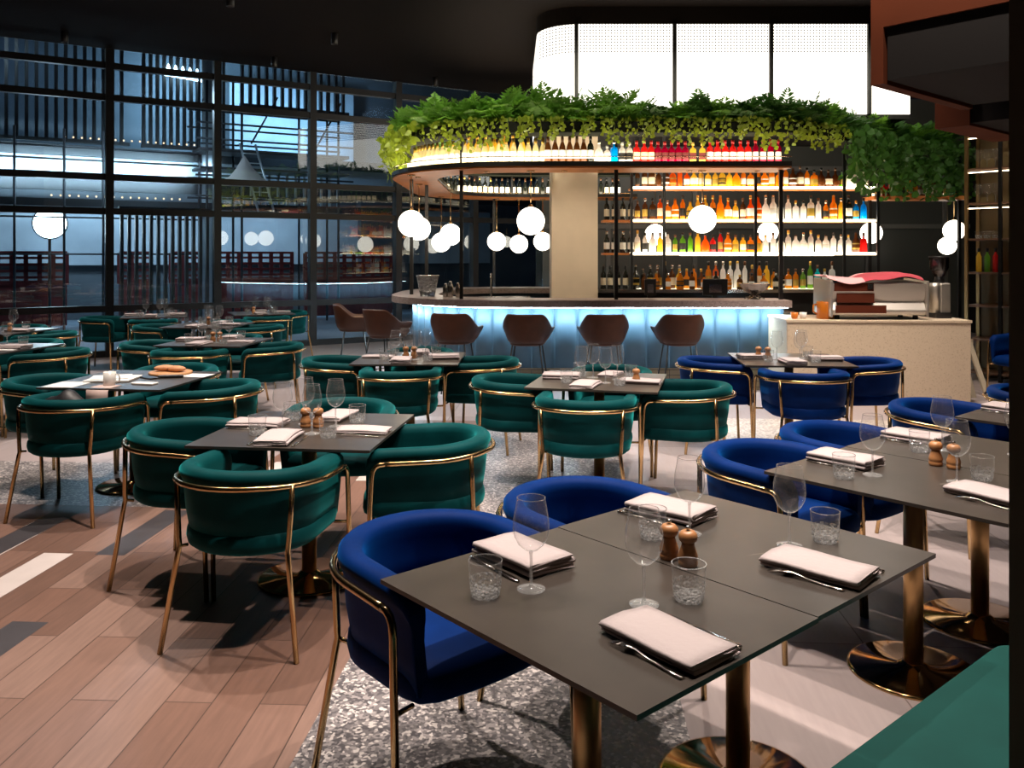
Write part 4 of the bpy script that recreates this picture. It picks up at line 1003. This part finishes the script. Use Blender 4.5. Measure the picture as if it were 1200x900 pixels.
# front of the ring, straight part
xs = [pxy(px, 9.97) for px in (642, 650.5, 659, 667.5, 676, 684, 692, 702, 711.5, 719.5, 729, 737.5, 746, 755, 763, 771, 779, 787, 795, 803, 812, 823)]
sp = seq((6, ('fizz', .31, 'brown', 'white', 'brown')), (1, ('wine', .31, 'dark', 'white', 'black')), (1, ('flask', .26, 'white', 'none', 'silver')), (1, ('round', .2, 'white', 'none', 'white')), (1, ('square', .26, 'blue', 'none', 'silver')), (2, ('round', .24, 'white', 'black', 'white')), (3, ('round', .26, 'red', 'cream', 'red')), (5, ('round', .25, 'crimson', 'maroon', 'red')))
sp += seq((2, ('square', .24, 'gold', 'maroon', 'gold')))
row(xs, 9.97, ZS, sp, 'on the front ring shelf right of the column', 'bottles on the front of the ring shelf')
xs = [pxy(832 + 8.9*i, 9.97) for i in range(10)]
row(xs, 9.97, ZS, seq((6, ('round', .265, 'red', 'white', 'red')), (4, ('slim', .27, 'crimson', 'white', 'red'))), 'in the red group at the ring end', 'red bottles at the ring end')
# left curve of the ring: pale gold bottles
arc = along(stadium(R0-.24, 13.9, 3.2, 2.2), .086); arc = [p for p, n in arc]
left = [p for p in arc if p[0] < pxy(638, 10) and p[1] < 11.6][:30][::-1]
for i, p in enumerate(left[6:]):
    bottle('fizz', .29, 'fizz', 'white', 'gold', (p[0], p[1], ZS), 'pale gold foil-capped bottle on the ring curve, %s from left' % nth(i+1), 'pale gold bottles on the ring curve')
arc2 = [p for p, n in along(stadium(R0-.36, 13.9, 3.2, 2.2), .11)]
for i, p in enumerate([p for p in arc2 if pxy(545, 10.2) < p[0] < pxy(618, 10) and p[1] < 11]):
    bottle('wine', .36, 'gold', 'none', 'gold', (p[0], p[1], ZS), 'taller golden bottle in the rear row of the ring curve, %s from right' % nth(i+1), 'golden bottles in the rear row of the ring')
for i, p in enumerate(left[:6]):
    o = MB().lathe([(.03, 0), (.036, .01), (.036, .12), (.03, .125)], 14).build('storage_jar', BC['clear'], None, (p[0], p[1], ZS)); tag(o, 'clear storage jar at the far left tip of the ring, %s from left' % nth(i+1), 'jar', 'jars on the ring tip')
# far side of the ring: dark wine bottles
far = [p for p in [q for q, n in along(stadium(R0-.20, 13.9, 3.2, 2.2), .105)] if p[1] > 12.6]
for i, p in enumerate(far):
    if p[0] > 1.95: break
    l_ = rb.choice(['white', 'cream', 'white', 'none', 'cream'])
    bottle('wine' if i % 3 else 'fizz', .31, 'dark', l_, rb.choice(['black', 'brown', 'gold']), (p[0], p[1], ZS), 'dark wine bottle on the far side of the ring, %s from left' % nth(i+1), 'dark wine bottles on the far side of the ring')
# back bar rows
def rnd(cols, hs=(.25, .31)):
    c = rb.choice(cols); s = rb.choice(['round', 'square', 'wine', 'slim', 'flask', 'jug', 'round'])
    return (s, round(rb.choice((hs[0], (hs[0]+hs[1])/2, hs[1])), 3), c, rb.choice(['cream', 'white', 'none', 'gold', 'black']) if c != 'clear' else rb.choice(['none', 'none', 'white']), rb.choice(['black', 'gold', 'silver', 'brown']))
BYB = BY - .03
def backrow(r, px0, px1, n, cols, hs, where, grp, dy=0):
    xs = [pxy(px0 + (px1-px0)*i/(n-1), BYB+dy) for i in range(n)]; row(xs, BYB+dy, ROWS[r], [rnd([cols[int(i*len(cols)/n)]], hs) for i in range(n)], where, grp)
g3 = 'bottles on the top back shelf'
backrow(3, 747, 1012, 33, ['brown']*4 + ['orange']*2 + ['gold']*5 + ['amber']*7 + ['brown']*1 + ['amber']*2 + ['brown']*2 + ['green'] + ['white']*3, (.24, .29), 'on the top back shelf', g3)
g2 = 'bottles on the middle back shelf'
backrow(2, 747, 1012, 31, ['brown', 'brown', 'orange', 'amber', 'amber', 'gold', 'gold', 'gold', 'amber', 'amber', 'gold', 'brown', 'orange', 'clear', 'clear', 'clear', 'clear', 'clear', 'white', 'clear', 'amber', 'gold', 'dark', 'blue', 'blue'], (.26, .33), 'on the middle back shelf', g2)
g1 = 'bottles on the lower back shelf'
backrow(1, 747, 1012, 31, ['white', 'clear', 'gold', 'clear', 'green', 'green', 'gold', 'orange', 'red', 'amber', 'gold', 'gold', 'amber', 'clear', 'clear', 'clear', 'clear', 'clear', 'clear', 'white', 'clear', 'clear', 'clear', 'brown', 'red'], (.24, .30), 'on the lower back shelf', g1)
g0 = 'bottles on the back bar worktop'
backrow(0, 745, 975, 28, ['dark', 'dark', 'brown', 'dark', 'brown', 'gold', 'amber', 'brown', 'amber', 'orange', 'clear', 'clear', 'clear', 'brown', 'amber', 'gold', 'amber', 'dark', 'amber', 'green', 'green', 'cyan', 'clear', 'clear'], (.27, .37), 'on the back bar worktop', g0)
xs = [pxy(755 + 14*i, BYB-.13) for i in range(12)]
row(xs, BYB-.13, ROWS[0], [rnd(['brown', 'amber', 'dark', 'amber'], (.19, .24)) for _ in xs], 'in the front row on the worktop', 'front row bottles on the back bar worktop')
# dark bottles left of the shelving
for r in (1, 2):
    z = ROWS[r]; o = MB().box((1.42, BY, z-.02), (.36, .3, .03)).build('shelf_board', UND, bb)
row([pxy(p, BYB) for p in (711, 720, 730, 739)], BYB, ROWS[2], [('wine', .30, 'dark', 'cream', 'black')], 'on the dark upper shelf beside the column', 'dark bottles beside the column')
row([pxy(p, BYB) for p in (711, 720, 730, 739)], BYB, ROWS[1], [('round', .29, 'dark', 'white', 'silver')], 'on the dark lower shelf beside the column', 'dark bottles beside the column')
row([pxy(p, BYB) for p in (707, 715, 724, 733)], BYB, ROWS[0], [('wine', .31, 'dark', 'cream', 'black')], 'on the worktop next to the column', 'dark bottles beside the column')
# right wing
xs = [5.12 + .088*i for i in range(13)]
row(xs, 11.95, 2.42, [rnd(['brown', 'amber', 'red', 'clear', 'brown', 'dark'], (.2, .27)) for _ in xs], 'on the wing shelf under the plants', 'bottles on the wing shelf')
# ------------------------------------------------------------------ plants in the trough
def leaf_quad(V_, F_, base, d, side, l, w):
    o = len(V_); d = Vector(d).normalized(); s = Vector(side).normalized()
    tip = Vector(base) + d*l; mid = Vector(base) + d*l*.45
    V_ += [tuple(base), tuple(mid + s*w), tuple(tip), tuple(mid - s*w)]; F_.append((o, o+1, o+2, o+3))
def fern_mesh(seed, n=17, L=.42):
    rd = random.Random(seed); V_, F_ = [], []
    for i in range(n):
        az = 2*pi*i/n + rd.uniform(-.25, .25); up = rd.uniform(.6, 1.5); Lf = L*rd.uniform(.7, 1.1); droop = rd.uniform(.25, .75)
        h = Vector((cos(az), sin(az), 0)); prev = None
        N = 13
        for j in range(1, N+1):
            t = j/N; r = Lf*(cos(up)*t + .15*t*t); z = Lf*(sin(up)*t - droop*t*t*.75)
            p = h*r + Vector((0, 0, z))
            t2 = t+.02; q = h*(Lf*(cos(up)*t2+.15*t2*t2)) + Vector((0, 0, Lf*(sin(up)*t2 - droop*t2*t2*.75)))
            tang = (q-p).normalized(); sd = tang.cross(Vector((0, 0, 1)))
            if sd.length < .05: sd = Vector((-sin(az), cos(az), 0))
            sd.normalize(); nor = sd.cross(tang).normalized()
            if j == 1 or j % 3 == 0:
                if prev is not None:
                    o = len(V_); V_ += [tuple(prev+sd*.003), tuple(prev-sd*.003), tuple(p-sd*.002), tuple(p+sd*.002)]; F_.append((o, o+1, o+2, o+3))
                prev = p
            if j < 2: continue
            l = .125*sin(pi*min(1, .12+.88*t)**.9)*(L/.42) + .012
            for s in (1, -1):
                d = sd*s*.86 + tang*.5 + Vector((0, 0, rd.uniform(-.25, .05)))
                leaf_quad(V_, F_, p, d, tang*.8 + nor*.25, l, .0135)
    return V_, F_
def vine_mesh(seed, n=9, L=.42):
    rd = random.Random(seed); V_, F_ = [], []
    for i in range(n):
        az = rd.uniform(0, 2*pi); x, y = rd.uniform(-.16, .16), rd.uniform(-.10, .06); Lf = L*rd.uniform(.35, 1)
        dx, dy = .10*cos(az), -.10*abs(sin(az))-.06; k = int(Lf/.045)+2; prev = None
        for j in range(k):
            t = j/(k-1); p = Vector((x+dx*min(1, t*3)+.02*sin(j*1.7+i), y+dy*min(1, t*3)+.02*cos(j*1.3), .06*sin(pi*min(1, t*2.2)) - Lf*t**1.1))
            if prev is not None:
                o = len(V_); V_ += [tuple(prev+Vector((.002, 0, 0))), tuple(prev-Vector((.002, 0, 0))), tuple(p-Vector((.002, 0, 0))), tuple(p+Vector((.002, 0, 0)))]; F_.append((o, o+1, o+2, o+3))
            prev = p
            a = rd.uniform(0, 2*pi); d = Vector((cos(a), sin(a)-.3, rd.uniform(-.9, -.1))).normalized(); s = d.cross(Vector((rd.uniform(-.4, .4), 1, .4))).normalized()
            l, w = rd.uniform(.055, .09), rd.uniform(.024, .038); o = len(V_)
            V_ += [tuple(p), tuple(p+d*l*.25+s*w), tuple(p+d*l*.62+s*w*.8), tuple(p+d*l), tuple(p+d*l*.62-s*w*.8), tuple(p+d*l*.25-s*w)]; F_.append(tuple(range(o, o+6)))
    return V_, F_
def leafmesh(nm, vf, mats, split=None):
    m = MB().add(*vf, smooth=False); return m.mesh(nm, mats)
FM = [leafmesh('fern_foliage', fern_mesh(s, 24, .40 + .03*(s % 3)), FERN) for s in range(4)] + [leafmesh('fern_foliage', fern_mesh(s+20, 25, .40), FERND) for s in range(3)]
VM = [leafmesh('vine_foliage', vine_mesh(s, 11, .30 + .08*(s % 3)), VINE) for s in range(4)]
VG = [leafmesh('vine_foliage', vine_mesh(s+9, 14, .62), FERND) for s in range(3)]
rp = random.Random(3)
tpts = along([((a[0]-n[0]*.24, a[1]-n[1]*.24), n) for a, n in tp], .25)
front = [q for q in tpts if q[0][1] < 13.4 or q[0][0] < -1]
front = front[::-1]
for i, ((x, y), (nx, ny)) in enumerate(front):
    me = FM[rp.randrange(4)] if x < .6 else FM[rp.randrange(7)]
    o = bpy.data.objects.new('fern', me); COL.objects.link(o); o.location = (x, y, PZ+.10); o.rotation_euler.z = rp.random()*6.3; s = rp.uniform(.85, 1.2)*(1.15 if -.7 < x < .5 else 1); o.scale = (s, s, s*1.22)
    tag(o, 'feathery green fern in the planter trough, %s from its far left end' % nth(i+1), 'plant', 'ferns in the planter trough')
vp = along([((a[0]-n[0]*.14, a[1]-n[1]*.14), n) for a, n in tp], .36)
vp = [q for q in vp if q[0][1] < 13.0][::-1]
for i, ((x, y), (nx, ny)) in enumerate(vp):
    big = x > 4.0
    o = bpy.data.objects.new('trailing_vine', (VG if big else VM)[rp.randrange(3)]); COL.objects.link(o); o.location = (x, y, PZ+.15); o.rotation_euler.z = atan2(ny, nx)+pi/2; s = rp.uniform(.75, 1.1)*(1.25 if big else .8 if x > -1 else 1.25); o.scale = (s, s, s)
    tag(o, '%s vine trailing from the planter trough, %s from its left end' % ('dark leafy' if big else 'yellow green', nth(i+1)), 'plant', 'vines trailing from the planter')
far_ = [q for q in tpts if not (q[0][1] < 13.4 or q[0][0] < -1)]
for i, ((x, y), (nx, ny)) in enumerate(far_):
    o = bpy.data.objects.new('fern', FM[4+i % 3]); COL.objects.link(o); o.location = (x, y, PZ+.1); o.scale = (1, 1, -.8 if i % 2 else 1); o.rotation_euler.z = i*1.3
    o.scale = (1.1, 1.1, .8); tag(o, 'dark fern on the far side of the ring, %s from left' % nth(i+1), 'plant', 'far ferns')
# plants over the right wing hang lower
for i in range(5):
    o = bpy.data.objects.new('trailing_vine', VG[i % 3]); COL.objects.link(o); o.location = (4.55+.38*i, 10.95+.2*i, PZ+.02); o.scale = (1.3, 1.3, 1.15); o.rotation_euler.z = .6*i
    tag(o, 'dark leafy plant hanging over the wing shelf, %s from left' % nth(i+1), 'plant', 'plants hanging over the wing shelf')

# ------------------------------------------------------------------ tall shelf unit on the right
SU = (5.83, 11.0); su = thing('glass_shelf_unit', 'tall dark shelf unit with brass posts and glassware, right of the bar', 'shelf unit', (*SU, 0), radians(UA-90))
# local x runs along -v, local y runs along u (away)
for x in (0.02, .42, .82, 1.22):
    for y in (.02, .40): MB().box((x, y, 1.6), (.04, .04, 3.2)).build('post', mat('aged_brass', (.22, .13, .05), .35, .7) if x == .02 else DARK, su)
SZ = (.10, .52, .95, 1.37, 1.80, 2.26, 2.70, 3.18)
for z in SZ: MB().box((.62, .21, z), (1.22, .40, .025)).build('shelf_board', mat('walnut_shelf', (.12, .055, .025), .5), su)
MB().box((.62, .425, 1.6), (1.24, .02, 3.2)).build('back_panel', mat('dark_ochre_back', (.13, .085, .03), .6), su)
for z in SZ[4:7]: MB().box((.62, .05, z+.40), (1.18, .012, .01)).build('led_strip', emis('shelf_dim_led', (1, .8, .55), 12), su)
def onsu(x, y, z): return (SU[0]-V[0]*x+U[0]*y, SU[1]-V[1]*x+U[1]*y, z)
n = 0
for z in SZ[3:7]:
    for x in (.12, .22, .32, .52, .62, .72):
        n += 1
        if z == SZ[3]:
            bottle('slim', .30, ['brown', 'gold', 'green', 'red', 'red', 'crimson'][int(n % 6)], 'none', 'black', (onsu(x, .15, z+.013)), 'coloured bottle in the tall shelf unit, %s from left' % nth(n), 'bottles in the tall shelf unit')
        else:
            place(WINE if z != SZ[4] else TUMB, 'glass stored in the tall shelf unit, %s from its bottom left' % nth(n), onsu(x, .15, z+.013), 0, 'glassware in the tall shelf unit')
g = thing('folded_easel', 'pale folded wooden easel leaning beside the stone block', 'easel', (5.25, 9.75, 0), radians(10))
for x in (-.09, .09): MB().rings([[(x-.03, -.16, 0), (x+.03, -.16, 0), (x+.03, -.13, 0), (x-.03, -.13, 0)], [(x*.7-.03, .12, .62), (x*.7+.03, .12, .62), (x*.7+.03, .15, .62), (x*.7-.03, .15, .62)]], smooth=False).build('leg', mat('pale_timber', (.5, .42, .3), .6), g)
MB().box((0, .125, .6), (.22, .03, .05)).build('cross_bar', bpy.data.materials['pale_timber'], g)

# ------------------------------------------------------------------ the building site beyond the glass
def fbox(mb, s, n, z, ds, dn, dz): c = fac(s, n); return mb.box((c[0], c[1], z), (ds, dn, dz), FA)
m = MB(); p0, p1, p2, p3 = fac(-16, .02), fac(16, .02), fac(16, 22), fac(-16, 22)
m.add([(*p0[:2], -.01), (*p1[:2], -.01), (*p2[:2], -.01), (*p3[:2], -.01)], [(0, 1, 2, 3)])
struct(m.build('ground', PAVE))
bld = thing('site_building', 'concrete building under construction across the lane, seen through the glass', 'building', (0, 0, 0))
fbox(MB(), 2, 9.2, 4.2, 26, .3, 8.4).build('wall', CONCD, bld)
fbox(MB(), 1, 8.9, 2.15, 22, .3, 1.6).build('rendered_wall', CONC, bld)
fbox(MB(), 1, 7.9, 3.62, 24, 1.9, .46).build('floor_slab', CONC, bld)
fbox(MB(), 1, 6.95, 3.20, 24, .12, .26).build('edge_beam', LOUV, bld)
fbox(MB(), 1, 6.95, 3.98, 24, .12, .24).build('edge_beam', LOUV, bld)
fbox(MB(), 1, 8.0, 7.1, 24, 2.4, .5).build('soffit', CONC, bld)
fbox(MB(), 1, 6.9, 6.55, 24, .2, .25).build('edge_beam', LOUV, bld)
fbox(MB(), 8.3, 8.7, 2, 1.5, .4, 4).build('pier', CONCD, bld)
fbox(MB(), 5.6, 8.6, 5.2, 3.4, .3, 2.2).build('lit_recess_wall', CONC, bld)
def louvres(s0, s1, n, z0, z1, step, mt, lab, w=.07):
    m = MB(); k = int((s1-s0)/step)
    for i in range(k+1): fbox(m, s0+i*step, n, (z0+z1)/2, w, .12, z1-z0)
    fbox(m, (s0+s1)/2, n, z1, s1-s0+.1, .14, .08); fbox(m, (s0+s1)/2, n, z0, s1-s0+.1, .14, .08)
    return tag(m.build('louvre_screen', mt), lab, 'louvre screen')
louvres(-3.2, 1.1, 6.6, 4.15, 6.4, .19, LOUV, 'dark upright louvre screen high behind the left panes')
louvres(1.45, 3.3, 6.6, 4.15, 6.4, .15, LOUV, 'lit louvre screen with lamp row high behind the middle pane')
louvres(3.7, 6.4, 6.6, 5.3, 6.4, .2, LOUV, 'short louvre screen high behind the right panes')
louvres(.45, 2.05, 2.2, .1, 2.45, .125, mat('pale_louvre', (.10, .105, .11), .4, .3), 'tall louvre screen standing close behind the middle pane', .055)
louvres(3.6, 6.2, 6.2, 2.75, 3.65, .22, mat('pale_railing', (.45, .44, .42), .5), 'pale railing on the site walkway behind the right pane', .035)
bar_ = MB()
for i in range(7): bar_.lathe([(.001, -.16), (.10, -.16), (.02, .10), (.001, .12)], 10, fac(1.95+.16*i, 6.35, 5.95-.012*i))
tag(bar_.build('lamp_row', SITEL), 'row of seven bright work lamps on the lit louvre screen', 'lamp')
# red lattice barriers at ground level
for i, (s0, s1) in enumerate(((-3.8, -.15), (.9, 1.6), (2.0, 4.9), (5.2, 7.6))):
    m = MB()
    fbox(m, (s0+s1)/2, 6.4, .55, s1-s0, .1, 1.0)
    for k in range(int((s1-s0)/.26)+1): fbox(m, s0+k*.26, 6.33, 1.3, .09, .05, .7)
    for z in (.98, 1.12, 1.26, 1.40, 1.54, 1.66): fbox(m, (s0+s1)/2, 6.33, z, s1-s0, .05, .055)
    tag(m.build('site_barrier', REDB), 'dark red lattice site barrier, %s from left beyond the glass' % nth(i+1), 'barrier', 'red site barriers')
# scaffold
sc = thing('scaffold', 'tube scaffold with dark boards standing outside the right panes', 'scaffold', (0, 0, 0))
for s in (2.45, 3.2, 4.75, 5.45):
    for n in (4.6, 5.4):
        a = fac(s, n); MB().tube([(a[0], a[1], 0), (a[0], a[1], 5.6)], .028, 6).build('upright', SCAF, sc)
for z in (2.9, 3.35, 4.15, 4.5, 4.9):
    for n in (4.55, 5.45):
        a, b_ = fac(2.2, n), fac(5.8, n); MB().tube([(a[0], a[1], z), (b_[0], b_[1], z)], .024, 6).build('ledger', SCAF, sc)
for s in (3.4, 4.9):
    a, b_ = fac(s, 4.58), fac(s+.6, 4.58); MB().tube([(a[0], a[1], 4.1), (b_[0], b_[1], 5.2)], .022, 6).build('brace', SCAF, sc)
fbox(MB(), 4.0, 5.0, 3.92, 3.4, .9, .07).build('deck_board', SCAF, sc)
fbox(MB(), 4.0, 5.0, 3.52, 3.4, .9, .05).build('deck_board', SCAF, sc)
sl = thing('scaffold', 'thin tube scaffold outside the left panes', 'scaffold', (0, 0, 0))
for s in (-1.2, -.35, .35):
    a = fac(s, 4.2); MB().tube([(a[0], a[1], 0), (a[0], a[1], 4.1)], .024, 6).build('upright', SCAF, sl)
for z in (1.62, 2.35, 3.15, 3.5, 3.75):
    a, b_ = fac(-3.6, 4.2), fac(2.2, 4.2); MB().tube([(a[0], a[1], z), (b_[0], b_[1], z)], .02, 6).build('ledger', SCAF, sl)
lad = thing('ladder', 'pale aluminium ladder leaning on the site walkway outside the right pane', 'ladder', (0, 0, 0))
A, B = Vector(fac(3.55, 3.9, 2.55)), Vector(fac(3.25, 4.3, 4.05)); w_ = Vector((FC, FK, 0))*.17
for q in (1, -1): MB().tube([A+w_*q, B+w_*q], .025, 6).build('stile', mat('aluminium_%d' % (q+2), (.6, .62, .64), .35, .6), lad)
for i in range(1, 7): p = A.lerp(B, i/7); MB().tube([p-w_, p+w_], .014, 6).build('rung', bpy.data.materials['aluminium_3'], lad)
m = MB(); ap = Vector(fac(3.0, 3.6, 3.72)); ring_ = [Vector(fac(2.3, 3.2, 3.12)), Vector(fac(3.0, 2.9, 3.10)), Vector(fac(3.7, 3.3, 3.12)), Vector(fac(3.6, 4.4, 3.12)), Vector(fac(2.5, 4.4, 3.12))]
rs = []
for t in (0, .25, .5, .75, 1): rs.append([tuple(ap.lerp(q, max(.02, t)) - Vector((0, 0, .18*sin(pi*t)))) for q in ring_])
m.rings(rs); tag(m.build('tarpaulin', TARP), 'pale tarpaulin peaked like a tent outside the right pane', 'tarpaulin')
pl = thing('site_walkway', 'dark walkway beam hung with small warm bulbs across the panes', 'walkway', (0, 0, 0))
fbox(MB(), 1.5, 5.8, 2.72, 13, .5, .16).build('beam', LOUV, pl)
for z, s0, s1 in ((2.86, -.5, 2.2), (4.20, -.2, 2.6)):
    k = 0
    while s0+k*.17 < s1 and k < 34:
        c = fac(s0+k*.17, 5.5 if z < 3 else 6.3, z); MB().sphere(c, .022, 8, 6).build('bulb', WARMD, pl); k += 1
fl_ = thing('site_floodlight', 'blinding white floodlight behind the left pane', 'floodlight', fac(-.52, 5.6, 2.27))
MB().lathe([(.03, 0), (.28, .04), (.34, .10), (.34, .12)], 24).build('housing', BLACK, fl_)
MB().lathe([(.001, .125), (.31, .125), (.31, .13), (.001, .14)], 24).build('lens', FLOODM, fl_)
for c in [o for o in bpy.data.objects if o.parent == fl_]: c.rotation_euler = (Vector((0, 0, 1.6))-Vector(fl_.location)).to_track_quat('Z', 'Y').to_euler()
a = fac(-.52, 5.75); MB().tube([(0, 0, -2.27), (0, 0, 0)], .03, 6).build('stand', SCAF, fl_, (a[0]-fl_.location.x, a[1]-fl_.location.y, 0))
fl2 = thing('site_floodlight', 'wide white lamp glow high up at the left outer soffit', 'floodlight', fac(-1.5, 5.4, 6.35))
MB().box((0, 0, 0), (.9, .25, .08), FA).build('housing', BLACK, fl2); MB().box((0, 0, -.05), (.84, .2, .02), FA).build('lens', emis('soffit_lamp_face', (.75, .92, 1), 7), fl2)
cl = tag(MB().lathe([(.14, 0), (.14, 6.8)], 18, fac(2.75, 5.9)).build('site_column', CONC), 'round bluish lit concrete column behind the right pane', 'column')
lamp('site_wall_washer', 'AREA', fac(-.6, 6.6, 2.45), 16, (.6, .82, 1), fac(-1.4, 9, 2.2), .5)
lamp('site_soffit_washer', 'AREA', fac(-1.5, 5.4, 6.2), 22, (.65, .86, 1), fac(-1.5, 8, 7.2), .6)
lamp('site_lamp_row_glow', 'AREA', fac(2.5, 6.9, 5.8), 50, (.5, .8, 1), fac(2.5, 9, 5.4), .8)
